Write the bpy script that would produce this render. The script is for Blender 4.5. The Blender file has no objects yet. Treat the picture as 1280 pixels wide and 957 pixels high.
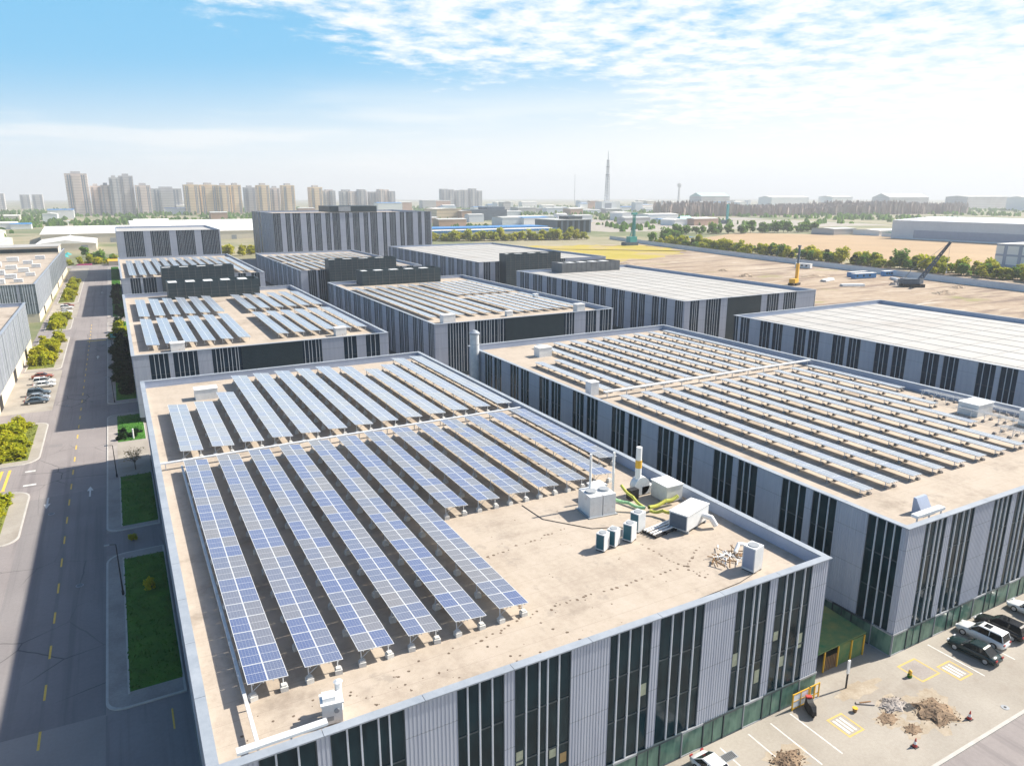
import bpy, math, random
from math import sin, cos, pi, radians as rad
random.seed(7)
sc = bpy.context.scene
COL = sc.collection

# ------------------------------------------------------------------ helpers
class MB:
    """collects polygons and becomes ONE mesh object"""
    def __init__(s): s.v = []; s.f = []; s.m = []; s.sm = []
    def add(s, vs, fs, m=0, smooth=False):
        o = len(s.v); s.v += [tuple(p) for p in vs]
        for f in fs:
            s.f.append(tuple(i + o for i in f)); s.m.append(m); s.sm.append(smooth)
    def box(s, x0, y0, z0, x1, y1, z1, m=0):
        s.add([(x0,y0,z0),(x1,y0,z0),(x1,y1,z0),(x0,y1,z0),(x0,y0,z1),(x1,y0,z1),(x1,y1,z1),(x0,y1,z1)],
              [(3,2,1,0),(4,5,6,7),(0,1,5,4),(1,2,6,5),(2,3,7,6),(3,0,4,7)], m)
    def cbox(s, cx, cy, cz, sx, sy, sz, rz=0, m=0):
        c, n = cos(rz), sin(rz); vs = []
        for dz in (-.5, .5):
            for dx, dy in ((-.5,-.5),(.5,-.5),(.5,.5),(-.5,.5)):
                x, y = dx*sx, dy*sy; vs.append((cx+x*c-y*n, cy+x*n+y*c, cz+dz*sz))
        s.add(vs, [(3,2,1,0),(4,5,6,7),(0,1,5,4),(1,2,6,5),(2,3,7,6),(3,0,4,7)], m)
    def poly(s, pts, z0, z1, m=0):
        n = len(pts)
        s.add([(x,y,z0) for x,y in pts]+[(x,y,z1) for x,y in pts],
              [tuple(range(n-1,-1,-1)), tuple(range(n,2*n))]+[(i,(i+1)%n,n+(i+1)%n,n+i) for i in range(n)], m)
    def tube(s, a, b, r0, r1=None, n=8, m=0, cap=True):
        if r1 is None: r1 = r0
        ax = [b[i]-a[i] for i in range(3)]; L = math.sqrt(sum(q*q for q in ax)) or 1e-6; ax = [q/L for q in ax]
        t = (0,0,1) if abs(ax[2]) < .9 else (1,0,0)
        u = (ax[1]*t[2]-ax[2]*t[1], ax[2]*t[0]-ax[0]*t[2], ax[0]*t[1]-ax[1]*t[0])
        l = math.sqrt(sum(q*q for q in u)); u = [q/l for q in u]
        w = (ax[1]*u[2]-ax[2]*u[1], ax[2]*u[0]-ax[0]*u[2], ax[0]*u[1]-ax[1]*u[0])
        vs = []
        for p, r in ((a, r0), (b, r1)):
            for i in range(n):
                c, d = cos(2*pi*i/n)*r, sin(2*pi*i/n)*r
                vs.append(tuple(p[k]+u[k]*c+w[k]*d for k in range(3)))
        s.add(vs, [(i,(i+1)%n,n+(i+1)%n,n+i) for i in range(n)], m, True)
        if cap: s.add(vs, [tuple(range(n-1,-1,-1)), tuple(range(n,2*n))], m)
    def path(s, pts, r, n=8, m=0):
        for a, b in zip(pts[:-1], pts[1:]): s.tube(a, b, r, r, n, m)
        for p in pts[1:-1]: s.ball(p, r, m)
    def hose(s, pts, r):
        for a, b in zip(pts[:-1], pts[1:]):
            L_ = math.dist(a, b); n = max(2, int(L_/.16)); P = lambda t: tuple(a[k]+(b[k]-a[k])*t-(math.sin(t*pi)*.18 if k == 2 else 0) for k in range(3))
            for i in range(n):
                m_ = (i+.5)/n; s.tube(P(i/n), P(m_), r*.86, r, 8, 0, False); s.tube(P(m_), P((i+1)/n), r, r*.86, 8, 0, False)
    def ball(s, p, r, m=0, n=8, k=5, sz=1):
        vs = [(p[0],p[1],p[2]-r*sz)]; fs = []
        for j in range(1, k):
            a = -pi/2+pi*j/k
            for i in range(n): vs.append((p[0]+r*cos(a)*cos(2*pi*i/n), p[1]+r*cos(a)*sin(2*pi*i/n), p[2]+r*sz*sin(a)))
        vs.append((p[0],p[1],p[2]+r*sz)); T = len(vs)-1
        for i in range(n):
            fs.append((0, 1+(i+1)%n, 1+i)); fs.append((T, T-n+i, T-n+(i+1)%n))
        for j in range(k-2):
            for i in range(n): fs.append((1+j*n+i, 1+j*n+(i+1)%n, 1+(j+1)*n+(i+1)%n, 1+(j+1)*n+i))
        s.add(vs, fs, m, True)
    def loft(s, rings, m=0, smooth=False, caps=True):
        n = len(rings[0]); vs = [p for r in rings for p in r]; fs = []
        for j in range(len(rings)-1):
            for i in range(n): fs.append((j*n+i, j*n+(i+1)%n, (j+1)*n+(i+1)%n, (j+1)*n+i))
        s.add(vs, fs, m, smooth)
        if caps: s.add(vs, [tuple(range(n-1,-1,-1)), tuple(range((len(rings)-1)*n, len(rings)*n))], m)
    def mesh(s, name, mats):
        me = bpy.data.meshes.new(name); me.from_pydata(s.v, [], s.f)
        for mt in (mats if isinstance(mats, (list, tuple)) else [mats]): me.materials.append(mt)
        me.polygons.foreach_set('material_index', s.m); me.polygons.foreach_set('use_smooth', s.sm)
        me.update(); return me
    def build(s, name, mats, parent=None, loc=(0,0,0), rz=0):
        return put(name, s.mesh(name, mats), parent, loc, rz)

def put(name, me, parent=None, loc=(0,0,0), rz=0, rot=None):
    o = bpy.data.objects.new(name, me); COL.objects.link(o)
    o.parent = parent; o.location = loc; o.rotation_euler = rot or (0,0,rz); return o
def tag(o, label=None, cat=None, group=None, kind=None):
    if label: o['label'] = label
    if cat: o['category'] = cat
    if group: o['group'] = group
    if kind: o['kind'] = kind
    return o
def thing(name, label, cat, loc=(0,0,0), rz=0, group=None):
    return tag(put(name, None, None, loc, rz), label, cat, group)
def copy_tree(o, loc, rz=None, label=None, parent=None, scale=None):
    c = o.copy(); COL.objects.link(c)
    if parent is None:
        c.location = loc
        if rz is not None: c.rotation_euler.z = rz
        if scale: c.scale = scale
        if label: c['label'] = label
    else: c.parent = parent
    for ch in KIDS.get(o.name, []): copy_tree(ch, None, parent=c)
    return c
KIDS = {}
def index_kids(root):
    for o in list(root.children): KIDS.setdefault(root.name, []).append(o); index_kids(o)
CACHE = {}
def cached(key, fn):
    if key not in CACHE: CACHE[key] = fn()
    return CACHE[key]
ORD = ['first','second','third','fourth','fifth','sixth','seventh','eighth','ninth','tenth','eleventh','twelfth','thirteenth','fourteenth','fifteenth','sixteenth']

# ------------------------------------------------------------------ materials
def newmat(name):
    m = bpy.data.materials.new(name); m.use_nodes = True; nt = m.node_tree
    return m, nt, nt.nodes['Principled BSDF']
def N(nt, t, **k):
    n = nt.nodes.new(t)
    for a, b in k.items():
        if a in n.inputs.keys() if False else False: pass
        setattr(n, a, b)
    return n
def flat(name, c, rough=.6, metal=0, spec=None):
    m, nt, b = newmat(name)
    b.inputs['Base Color'].default_value = (*c, 1); b.inputs['Roughness'].default_value = rough; b.inputs['Metallic'].default_value = metal
    if spec is not None: b.inputs['Specular IOR Level'].default_value = spec
    return m
def coords(nt, scale=(1,1,1)):
    tc = nt.nodes.new('ShaderNodeTexCoord'); mp = nt.nodes.new('ShaderNodeMapping')
    mp.inputs['Scale'].default_value = scale; nt.links.new(tc.outputs['Object'], mp.inputs['Vector']); return mp.outputs['Vector']
def noise(nt, vec, sc_, det=4, rough=.55):
    n = nt.nodes.new('ShaderNodeTexNoise'); n.inputs['Scale'].default_value = sc_; n.inputs['Detail'].default_value = det
    n.inputs['Roughness'].default_value = rough
    if vec is not None: nt.links.new(vec, n.inputs['Vector'])
    return n.outputs['Fac']
def ramp(nt, fac, stops):
    r = nt.nodes.new('ShaderNodeValToRGB'); cr = r.color_ramp
    while len(cr.elements) < len(stops): cr.elements.new(.5)
    for e, (p, c) in zip(cr.elements, stops): e.position = p; e.color = (*c, 1) if len(c) == 3 else c
    nt.links.new(fac, r.inputs['Fac']); return r.outputs['Color']
def mixc(nt, a, b, fac, mode='MIX'):
    x = nt.nodes.new('ShaderNodeMix'); x.data_type = 'RGBA'; x.blend_type = mode
    for sock, val in ((x.inputs[6], a), (x.inputs[7], b)):
        if isinstance(val, tuple): sock.default_value = (*val, 1)
        else: nt.links.new(val, sock)
    if isinstance(fac, (int, float)): x.inputs[0].default_value = fac
    else: nt.links.new(fac, x.inputs[0])
    return x.outputs[2]
def math_(nt, op, a, b=None, clamp=False):
    x = nt.nodes.new('ShaderNodeMath'); x.operation = op; x.use_clamp = clamp
    for i, val in enumerate((a, b)):
        if val is None: continue
        if isinstance(val, (int, float)): x.inputs[i].default_value = val
        else: nt.links.new(val, x.inputs[i])
    return x.outputs[0]
def maprange(nt, v, a, b, c=0., d=1.):
    x = nt.nodes.new('ShaderNodeMapRange'); x.interpolation_type = 'SMOOTHSTEP'
    nt.links.new(v, x.inputs[0])
    for i, q in enumerate((a, b, c, d)): x.inputs[i+1].default_value = q
    return x.outputs[0]
def bump(nt, b, h, strength=.4, dist=.05):
    n = nt.nodes.new('ShaderNodeBump'); n.inputs['Strength'].default_value = strength; n.inputs['Distance'].default_value = dist
    nt.links.new(h, n.inputs['Height']); nt.links.new(n.outputs[0], b.inputs['Normal'])
def noisy(name, c1, c2, s1=.3, s2=3, rough=.8, bmp=0, stain=None, metal=0, stain_scale=.12, stain_pos=(.55,.72)):
    m, nt, b = newmat(name); v = coords(nt)
    f = math_(nt, 'ADD', math_(nt, 'MULTIPLY', noise(nt, v, s1, 5), .6), math_(nt, 'MULTIPLY', noise(nt, v, s2, 6, .7), .4))
    c = ramp(nt, f, [(.36, c1), (.64, c2)])
    if stain:
        sf = maprange(nt, noise(nt, v, stain_scale, 6, .65), *stain_pos)
        c = mixc(nt, c, stain, math_(nt, 'MULTIPLY', sf, .75))
    nt.links.new(c, b.inputs['Base Color']); b.inputs['Roughness'].default_value = rough; b.inputs['Metallic'].default_value = metal
    if bmp: bump(nt, b, noise(nt, v, s2*3, 5, .7), bmp, .06)
    return m

M = {}
def floors(name, c1, c2, *a):
    m, nt, b = newmat(name); tc = nt.nodes.new('ShaderNodeNewGeometry'); sx = nt.nodes.new('ShaderNodeSeparateXYZ'); nt.links.new(tc.outputs['Position'], sx.inputs[0])
    c = ramp(nt, noise(nt, tc.outputs['Position'], .02, 3), [(.38, c1), (.62, c2)])
    f = math_(nt, 'LESS_THAN', math_(nt, 'FRACT', math_(nt, 'DIVIDE', sx.outputs[2], 6.2)), .34)
    c = mixc(nt, c, tuple(q*.6 for q in c1), math_(nt, 'MULTIPLY', f, .4))
    nt.links.new(c, b.inputs['Base Color']); b.inputs['Roughness'].default_value = .8; return m
def asph(name, c1, c2, dark):
    m, nt, b = newmat(name); v = coords(nt)
    f = math_(nt, 'ADD', math_(nt, 'MULTIPLY', noise(nt, v, .11, 5), .6), math_(nt, 'MULTIPLY', noise(nt, v, 2.5, 6, .7), .4))
    c = ramp(nt, f, [(.36, c1), (.64, c2)])
    tr = maprange(nt, noise(nt, coords(nt, (.55,.012,1)), 1.4, 4, .6), .48, .66)
    c = mixc(nt, c, dark, math_(nt, 'MULTIPLY', tr, .55))
    vo = nt.nodes.new('ShaderNodeTexVoronoi'); vo.feature = 'DISTANCE_TO_EDGE'; vo.inputs['Scale'].default_value = .16
    wv = mixc(nt, v, noise_col(nt, v, .5), .25); nt.links.new(wv, vo.inputs['Vector'])
    cr = math_(nt, 'LESS_THAN', vo.outputs['Distance'], .008)
    cr = math_(nt, 'MULTIPLY', cr, maprange(nt, noise(nt, v, .05, 2), .45, .6))
    c = mixc(nt, c, (.05,.047,.048), math_(nt, 'MULTIPLY', cr, .6))
    nt.links.new(c, b.inputs['Base Color']); b.inputs['Roughness'].default_value = .9; bump(nt, b, noise(nt, v, 8, 4, .7), .2, .05); return m
def noise_col(nt, v, sc_):
    n = nt.nodes.new('ShaderNodeTexNoise'); n.inputs['Scale'].default_value = sc_; nt.links.new(v, n.inputs['Vector']); return n.outputs['Color']
M['asphalt'] = asph('asphalt', (.225,.20,.195), (.29,.26,.25), (.17,.152,.152))
M['asphalt_patch'] = asph('asphalt_patch', (.20,.182,.18), (.25,.23,.225), (.15,.138,.14))
M['asphalt_pale'] = noisy('asphalt_pale', (.26,.235,.22), (.32,.29,.27), .12, 3, .9, .2)
M['paving'] = noisy('paving', (.29,.26,.22), (.39,.355,.305), .18, 4, .85, .2, stain=(.25,.21,.17), stain_scale=.16, stain_pos=(.5,.7))
M['sidewalk'] = noisy('sidewalk', (.26,.23,.21), (.40,.36,.33), .3, 5, .9, .25)
M['kerb'] = noisy('kerb', (.42,.40,.37), (.52,.50,.46), 1, 6, .85)
M['paint_yellow'] = noisy('paint_yellow', (.66,.42,.06), (.80,.53,.09), 2, 10, .7)
M['paint_faded'] = noisy('paint_faded', (.50,.36,.14), (.66,.46,.10), 2, 9, .8)
M['paint_white'] = noisy('paint_white', (.50,.48,.45), (.72,.71,.68), 2, 8, .7)
M['lawn'] = noisy('lawn', (.024,.115,.006), (.06,.20,.014), .5, 9, .95, .8, stain=(.10,.09,.035), stain_scale=.25, stain_pos=(.62,.78))
M['lawn_pale'] = noisy('lawn_pale', (.10,.13,.02), (.20,.21,.03), .4, 6, .95, .6)
def roofmat():
    m, nt, b = newmat('roof'); v = coords(nt)
    f = math_(nt, 'ADD', math_(nt, 'MULTIPLY', noise(nt, v, .16, 6, .6), .5), math_(nt, 'MULTIPLY', noise(nt, v, 2.2, 7, .75), .35))
    f = math_(nt, 'ADD', f, math_(nt, 'MULTIPLY', noise(nt, coords(nt, (.9,.02,1)), 1.1, 2), .15))
    c = ramp(nt, f, [(.36, (.335,.275,.22)), (.5, (.425,.36,.29)), (.64, (.48,.41,.34))])
    c = mixc(nt, c, (.20,.16,.125), math_(nt, 'MULTIPLY', maprange(nt, noise(nt, v, .11, 7, .68), .53, .72), .75))
    c = mixc(nt, c, (.26,.225,.19), math_(nt, 'MULTIPLY', maprange(nt, noise(nt, v, .5, 6, .7), .58, .68), .45))
    sx = nt.nodes.new('ShaderNodeSeparateXYZ'); nt.links.new(v, sx.inputs[0])
    lap = math_(nt, 'LESS_THAN', math_(nt, 'FRACT', math_(nt, 'DIVIDE', math_(nt, 'ADD', sx.outputs[1], math_(nt, 'MULTIPLY', noise(nt, v, .3, 2), .12)), 2.0)), .02)
    c = mixc(nt, c, (.25,.20,.16), math_(nt, 'MULTIPLY', lap, .45))
    nt.links.new(c, b.inputs['Base Color']); b.inputs['Roughness'].default_value = .9; bump(nt, b, noise(nt, v, 9, 5, .7), .25, .06); return m
M['roof'] = roofmat()
M['seam'] = noisy('seam', (.33,.325,.31), (.40,.395,.38), .3, 3, .7)
M['membrane'] = noisy('membrane', (.37,.36,.34), (.45,.44,.42), .12, 2, .7, .1, stain=(.31,.28,.25), stain_scale=.06, stain_pos=(.5,.75))
M['coping'] = noisy('coping', (.25,.285,.33), (.34,.375,.42), .4, 3, .5, 0)
M['parapet'] = noisy('parapet', (.30,.36,.48), (.37,.43,.55), .4, 3, .6)
def clad(name, c1, c2):
    m, nt, b = newmat(name); tc = nt.nodes.new('ShaderNodeNewGeometry'); mp = nt.nodes.new('ShaderNodeMapping'); mp.inputs['Scale'].default_value = (1,1,.06)
    nt.links.new(tc.outputs['Position'], mp.inputs['Vector'])
    st = noise(nt, mp.outputs[0], 1.6, 5, .65); bigv = noise(nt, tc.outputs['Position'], .09, 3)
    c = ramp(nt, math_(nt, 'ADD', math_(nt, 'MULTIPLY', st, .6), math_(nt, 'MULTIPLY', bigv, .4)), [(.34, c1), (.64, c2)])
    sx = nt.nodes.new('ShaderNodeSeparateXYZ'); nt.links.new(tc.outputs['Position'], sx.inputs[0])
    j_ = math_(nt, 'LESS_THAN', math_(nt, 'FRACT', math_(nt, 'DIVIDE', sx.outputs[2], 3.87)), .012)
    c = mixc(nt, c, (.10,.11,.13), math_(nt, 'MULTIPLY', j_, .7))
    nt.links.new(c, b.inputs['Base Color']); b.inputs['Roughness'].default_value = .5; return m
M['cladding'] = clad('cladding', (.36,.39,.465), (.48,.505,.565))
M['fin'] = noisy('fin', (.46,.50,.55), (.60,.63,.67), .5, 3, .45)
M['plinth'] = noisy('plinth', (.03,.05,.06), (.05,.075,.085), .3, 2, .4)
M['steel'] = flat('steel', (.55,.57,.6), .4, .6)
M['galv'] = noisy('galv', (.5,.52,.54), (.66,.68,.70), 1, 6, .5, 0)
M['concrete'] = noisy('concrete', (.55,.54,.51), (.7,.69,.66), 1.5, 8, .9, .2)
M['white_metal'] = noisy('white_metal', (.60,.62,.63), (.74,.75,.75), .8, 4, .5, 0, stain=(.36,.31,.25), stain_scale=.7, stain_pos=(.55,.75))
M['white_paint'] = flat('white_paint', (.8,.8,.79), .5)
M['grey_metal'] = noisy('grey_metal', (.26,.28,.30), (.36,.38,.4), .6, 4, .5)
M['black'] = flat('black', (.015,.016,.018), .6)
M['louvre'] = noisy('louvre', (.010,.030,.042), (.020,.044,.058), .4, 2, .5)
M['dark_grey'] = noisy('dark_grey', (.10,.11,.12), (.15,.16,.17), .4, 3, .6)
M['mark'] = noisy('mark', (.09,.065,.045), (.17,.12,.085), 1, 4, .95)
M['rust'] = noisy('rust', (.2,.11,.05), (.33,.2,.1), 1, 6, .9, .4)
def dirtmat():
    m, nt, b = newmat('dirt'); v = coords(nt)
    f = math_(nt, 'ADD', math_(nt, 'MULTIPLY', noise(nt, v, .02, 5), .55), math_(nt, 'MULTIPLY', noise(nt, v, .25, 6, .7), .45))
    c = ramp(nt, f, [(.36, (.25,.18,.125)), (.5, (.36,.275,.195)), (.66, (.46,.38,.29))])
    mp = nt.nodes.new('ShaderNodeMapping'); mp.inputs['Rotation'].default_value = (0,0,.35); mp.inputs['Scale'].default_value = (.010,.075,1); nt.links.new(v, mp.inputs['Vector'])
    c = mixc(nt, c, (.15,.10,.075), math_(nt, 'MULTIPLY', maprange(nt, noise(nt, mp.outputs[0], 1.6, 6, .65), .5, .62), .8))
    mp = nt.nodes.new('ShaderNodeMapping'); mp.inputs['Rotation'].default_value = (0,0,-.5); mp.inputs['Scale'].default_value = (.02,.1,1); nt.links.new(v, mp.inputs['Vector'])
    c = mixc(nt, c, (.56,.50,.42), math_(nt, 'MULTIPLY', maprange(nt, noise(nt, mp.outputs[0], 1.3, 5, .6), .58, .7), .8))
    c = mixc(nt, c, (.22,.22,.06), math_(nt, 'MULTIPLY', maprange(nt, noise(nt, v, .035, 5, .7), .58, .7), .7))
    nt.links.new(c, b.inputs['Base Color']); b.inputs['Roughness'].default_value = .95; bump(nt, b, noise(nt, v, .8, 5, .7), .5, .3); return m
M['dirt'] = dirtmat()
M['soil'] = noisy('soil', (.15,.10,.065), (.32,.23,.15), .9, 4, .95, .8)
M['field'] = noisy('field', (.35,.24,.135), (.43,.30,.17), .02, .4, .95, .3)
M['flowers'] = noisy('flowers', (.33,.27,.03), (.47,.36,.035), .03, .8, .95, .5, stain=(.34,.26,.16), stain_scale=.03, stain_pos=(.48,.62))
M['land'] = noisy('land', (.20,.19,.10), (.36,.31,.21), .004, .03, .95, .3, stain=(.09,.13,.04), stain_scale=.006, stain_pos=(.45,.6))
M['bark'] = noisy('bark', (.07,.05,.035), (.13,.10,.07), 2, 10, .9)
M['tyre'] = flat('tyre', (.02,.02,.02), .85)
M['teal'] = flat('teal', (.04,.34,.34), .5); M['teal_dark'] = flat('teal_dark', (.012,.10,.14), .5)
M['blue'] = flat('blue', (.03,.20,.48), .5)
M['yellow'] = flat('yellow', (.75,.42,.03), .5)
M['red'] = flat('red', (.5,.05,.04), .5)
M['lamp_red'] = flat('lamp_red', (.35,.02,.02), .3)
M['lamp_clear'] = flat('lamp_clear', (.7,.72,.75), .15)
M['pink'] = noisy('pink', (.5,.04,.2), (.65,.08,.3), 1, 4, .9)
M['hose'] = noisy('hose', (.36,.45,.10), (.56,.50,.07), .8, 5, .75)
M['hose_green'] = noisy('hose_green', (.20,.42,.22), (.30,.52,.28), .8, 5, .75)
M['moss'] = noisy('moss', (.03,.15,.06), (.25,.24,.07), .14, 1.2, .8, .3)
M['cream'] = noisy('cream', (.62,.55,.44), (.72,.65,.53), .03, .3, .8)
M['pale_roof'] = noisy('pale_roof', (.70,.68,.63), (.82,.80,.76), .02, .2, .7)
M['grey_roof'] = noisy('grey_roof', (.42,.44,.43), (.54,.55,.53), .03, .3, .7)
M['grey_wall'] = noisy('grey_wall', (.56,.60,.66), (.66,.70,.75), .03, .3, .6)
M['blue_grey'] = noisy('blue_grey', (.26,.31,.42), (.33,.38,.5), .05, .4, .5)
M['tower_tan'] = floors('tower_tan', (.70,.53,.35), (.80,.63,.44), .01, .1, .8)
M['tower_grey'] = floors('tower_grey', (.45,.44,.44), (.56,.55,.54), .01, .1, .8)
M['tower_pink'] = floors('tower_pink', (.66,.56,.50), (.76,.66,.60), .01, .1, .8)
M['tower_glass'] = flat('tower_glass', (.24,.27,.32), .3); M['pale_teal'] = flat('pale_teal', (.40,.56,.54), .6)
M['dark_block'] = noisy('dark_block', (.05,.08,.12), (.09,.13,.18), .1, .8, .5)
M['brick_wall'] = noisy('brick_wall', (.45,.28,.2), (.55,.36,.26), .05, .6, .8)

def glass(name, c1, c2, rough=.08):
    m, nt, b = newmat(name); v = coords(nt, (1.1, 1.1, .35))
    f = noise(nt, v, .8, 3)
    nt.links.new(ramp(nt, f, [(.4, c1), (.62, c2)]), b.inputs['Base Color'])
    b.inputs['Roughness'].default_value = rough; b.inputs['IOR'].default_value = 1.3
    bump(nt, b, noise(nt, coords(nt, (.5,.5,.5)), .6, 2), .12, .05); return m
M['glass'] = glass('glass', (.003,.018,.026), (.009,.036,.046), .1)
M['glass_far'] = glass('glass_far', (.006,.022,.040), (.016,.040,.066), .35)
M['glass_pale'] = glass('glass_pale', (.17,.20,.22), (.26,.30,.32), .3)
M['glass_green'] = glass('glass_green', (.06,.13,.105), (.15,.26,.20), .12)
M['glass_car'] = flat('glass_car', (.01,.012,.014), .05)
M['blind'] = noisy('blind', (.34,.36,.24), (.5,.52,.38), 1, 4, .8)  # tints for reflections and interior items painted onto the panes
M['blind_warm'] = noisy('blind_warm', (.34,.22,.09), (.42,.29,.13), 1, 4, .8)

def pv(name='solar_cell', own=True, dust_or_glare=0.):
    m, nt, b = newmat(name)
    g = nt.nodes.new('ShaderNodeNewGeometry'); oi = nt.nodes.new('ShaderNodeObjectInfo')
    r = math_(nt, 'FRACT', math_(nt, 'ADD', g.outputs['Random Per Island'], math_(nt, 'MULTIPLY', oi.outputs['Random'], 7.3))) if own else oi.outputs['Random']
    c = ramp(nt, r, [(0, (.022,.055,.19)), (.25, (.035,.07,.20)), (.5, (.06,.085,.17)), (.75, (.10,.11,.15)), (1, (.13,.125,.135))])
    if dust_or_glare: c = mixc(nt, c, (.36,.38,.39), dust_or_glare)  # pale sky reflection at glancing view mixed into the cell colour, beside dust
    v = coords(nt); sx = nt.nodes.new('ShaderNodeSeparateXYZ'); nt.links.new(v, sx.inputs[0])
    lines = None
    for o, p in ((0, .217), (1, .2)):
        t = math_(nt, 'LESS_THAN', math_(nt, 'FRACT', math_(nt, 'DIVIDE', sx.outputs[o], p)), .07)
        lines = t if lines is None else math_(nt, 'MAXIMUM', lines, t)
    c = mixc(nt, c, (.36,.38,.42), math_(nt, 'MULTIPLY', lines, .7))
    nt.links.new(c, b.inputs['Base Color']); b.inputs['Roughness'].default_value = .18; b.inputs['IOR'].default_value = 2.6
    b.inputs['Sheen Weight'].default_value = .9 if dust_or_glare else .4; b.inputs['Sheen Roughness'].default_value = .35
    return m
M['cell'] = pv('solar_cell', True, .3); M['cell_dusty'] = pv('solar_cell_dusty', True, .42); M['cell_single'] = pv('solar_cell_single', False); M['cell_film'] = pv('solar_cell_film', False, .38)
M['alu'] = flat('alu', (.72,.74,.76), .4, .2)

def leafmat(name, cols):
    m, nt, b = newmat(name); g = nt.nodes.new('ShaderNodeNewGeometry'); oi = nt.nodes.new('ShaderNodeObjectInfo')
    r = math_(nt, 'FRACT', math_(nt, 'ADD', math_(nt, 'MULTIPLY', g.outputs['Random Per Island'], .62), math_(nt, 'MULTIPLY', oi.outputs['Random'], .38)))
    n = len(cols)
    nt.links.new(ramp(nt, r, [(i/(n-1), c) for i, c in enumerate(cols)]), b.inputs['Base Color'])
    b.inputs['Roughness'].default_value = .8; b.inputs['Specular IOR Level'].default_value = .2
    tr = nt.nodes.new('ShaderNodeBsdfTranslucent'); ms = nt.nodes.new('ShaderNodeMixShader'); ms.inputs[0].default_value = .42
    nt.links.new(b.inputs['Base Color'].links[0].from_socket, tr.inputs['Color'])
    nt.links.new(b.outputs[0], ms.inputs[1]); nt.links.new(tr.outputs[0], ms.inputs[2]); nt.links.new(ms.outputs[0], nt.nodes['Material Output'].inputs['Surface'])
    return m
M['leaf_green'] = leafmat('leaf_green', [(.09,.20,.03),(.17,.31,.04),(.26,.38,.05)])
M['leaf_yellow'] = leafmat('leaf_yellow', [(.25,.32,.02),(.45,.46,.022),(.62,.54,.03)])
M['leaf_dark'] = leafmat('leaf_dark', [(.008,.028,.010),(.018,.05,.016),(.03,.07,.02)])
M['leaf_dry'] = leafmat('leaf_dry', [(.16,.12,.04),(.24,.18,.06),(.28,.24,.08)])

# ------------------------------------------------------------------ camera, light, air
cam = bpy.data.objects.new('camera', bpy.data.cameras.new('camera')); COL.objects.link(cam); sc.camera = cam
cam.data.sensor_width = 36; cam.data.lens = 894/1280*36; cam.data.clip_end = 30000; cam.data.clip_start = .5
cam.location = (0, 0, 45); cam.rotation_euler = (rad(90-14.638), 0, rad(-28.658))
SUN_EL, SUN_AZ = 43, 97       # azimuth clockwise from +Y
d = (cos(rad(SUN_EL))*sin(rad(SUN_AZ)), cos(rad(SUN_EL))*cos(rad(SUN_AZ)), sin(rad(SUN_EL)))
L = bpy.data.lights.new('sun', 'SUN'); L.energy = 5.0; L.angle = rad(1.2); L.color = (1, .93, .82)
lo = bpy.data.objects.new('sun', L); COL.objects.link(lo)
from mathutils import Vector
lo.rotation_euler = Vector(d).to_track_quat('Z', 'Y').to_euler(); lo.location = (200, -50, 200)

w = bpy.data.worlds.new('World'); sc.world = w; w.use_nodes = True; nt = w.node_tree
bg = nt.nodes['Background']; sky = nt.nodes.new('ShaderNodeTexSky'); sky.sky_type = 'NISHITA'; sky.sun_disc = False
sky.sun_elevation = rad(SUN_EL); sky.sun_rotation = rad(SUN_AZ); sky.air_density = 1.0; sky.dust_density = 1.2; sky.ozone_density = 1.6; sky.altitude = 50
tc = nt.nodes.new('ShaderNodeTexCoord'); sp = nt.nodes.new('ShaderNodeSeparateXYZ'); nt.links.new(tc.outputs['Generated'], sp.inputs[0])
X_, Y_, Z_ = sp.outputs
zc = math_(nt, 'ADD', math_(nt, 'MAXIMUM', Z_, 0.), .07)
cmb = nt.nodes.new('ShaderNodeCombineXYZ')
nt.links.new(math_(nt, 'DIVIDE', X_, zc), cmb.inputs[0]); nt.links.new(math_(nt, 'DIVIDE', Y_, zc), cmb.inputs[1])
P_ = cmb.outputs[0]
el = math_(nt, 'MULTIPLY', math_(nt, 'ARCSINE', Z_), 57.2958)
az = math_(nt, 'MULTIPLY', math_(nt, 'ARCTAN2', X_, Y_), 57.2958)
# altocumulus field, thick towards the upper right
big = noise(nt, P_, .9, 4); fine = noise(nt, P_, 5.5, 6, .62)
edge = math_(nt, 'SUBTRACT', el, math_(nt, 'MAXIMUM', math_(nt, 'SUBTRACT', 13.6, math_(nt, 'MULTIPLY', az, .205)), 4.2))
cover = math_(nt, 'ADD', math_(nt, 'MULTIPLY', edge, .17), math_(nt, 'MULTIPLY', math_(nt, 'SUBTRACT', big, .5), 1.5))
cover = math_(nt, 'MINIMUM', cover, .33)
side_t = math_(nt, 'SUBTRACT', math_(nt, 'MULTIPLY', X_, .94), math_(nt, 'MULTIPLY', Y_, .342))
side = maprange(nt, side_t, -.6, -.2)      # the clouds lie on the sunward side, the other half is clear
cover = math_(nt, 'SUBTRACT', cover, math_(nt, 'MULTIPLY', math_(nt, 'SUBTRACT', 1., side), 2.))
cover = math_(nt, 'SUBTRACT', cover, math_(nt, 'MULTIPLY', maprange(nt, el, 35., 70.), 1.2))
veil = maprange(nt, math_(nt, 'SUBTRACT', el, math_(nt, 'ADD', 1.9, math_(nt, 'MULTIPLY', side_t, 4.2))), 8.8, -1.5)
alto = maprange(nt, math_(nt, 'ADD', cover, math_(nt, 'MULTIPLY', math_(nt, 'SUBTRACT', fine, .5), 1.6)), -.06, .58)
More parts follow.
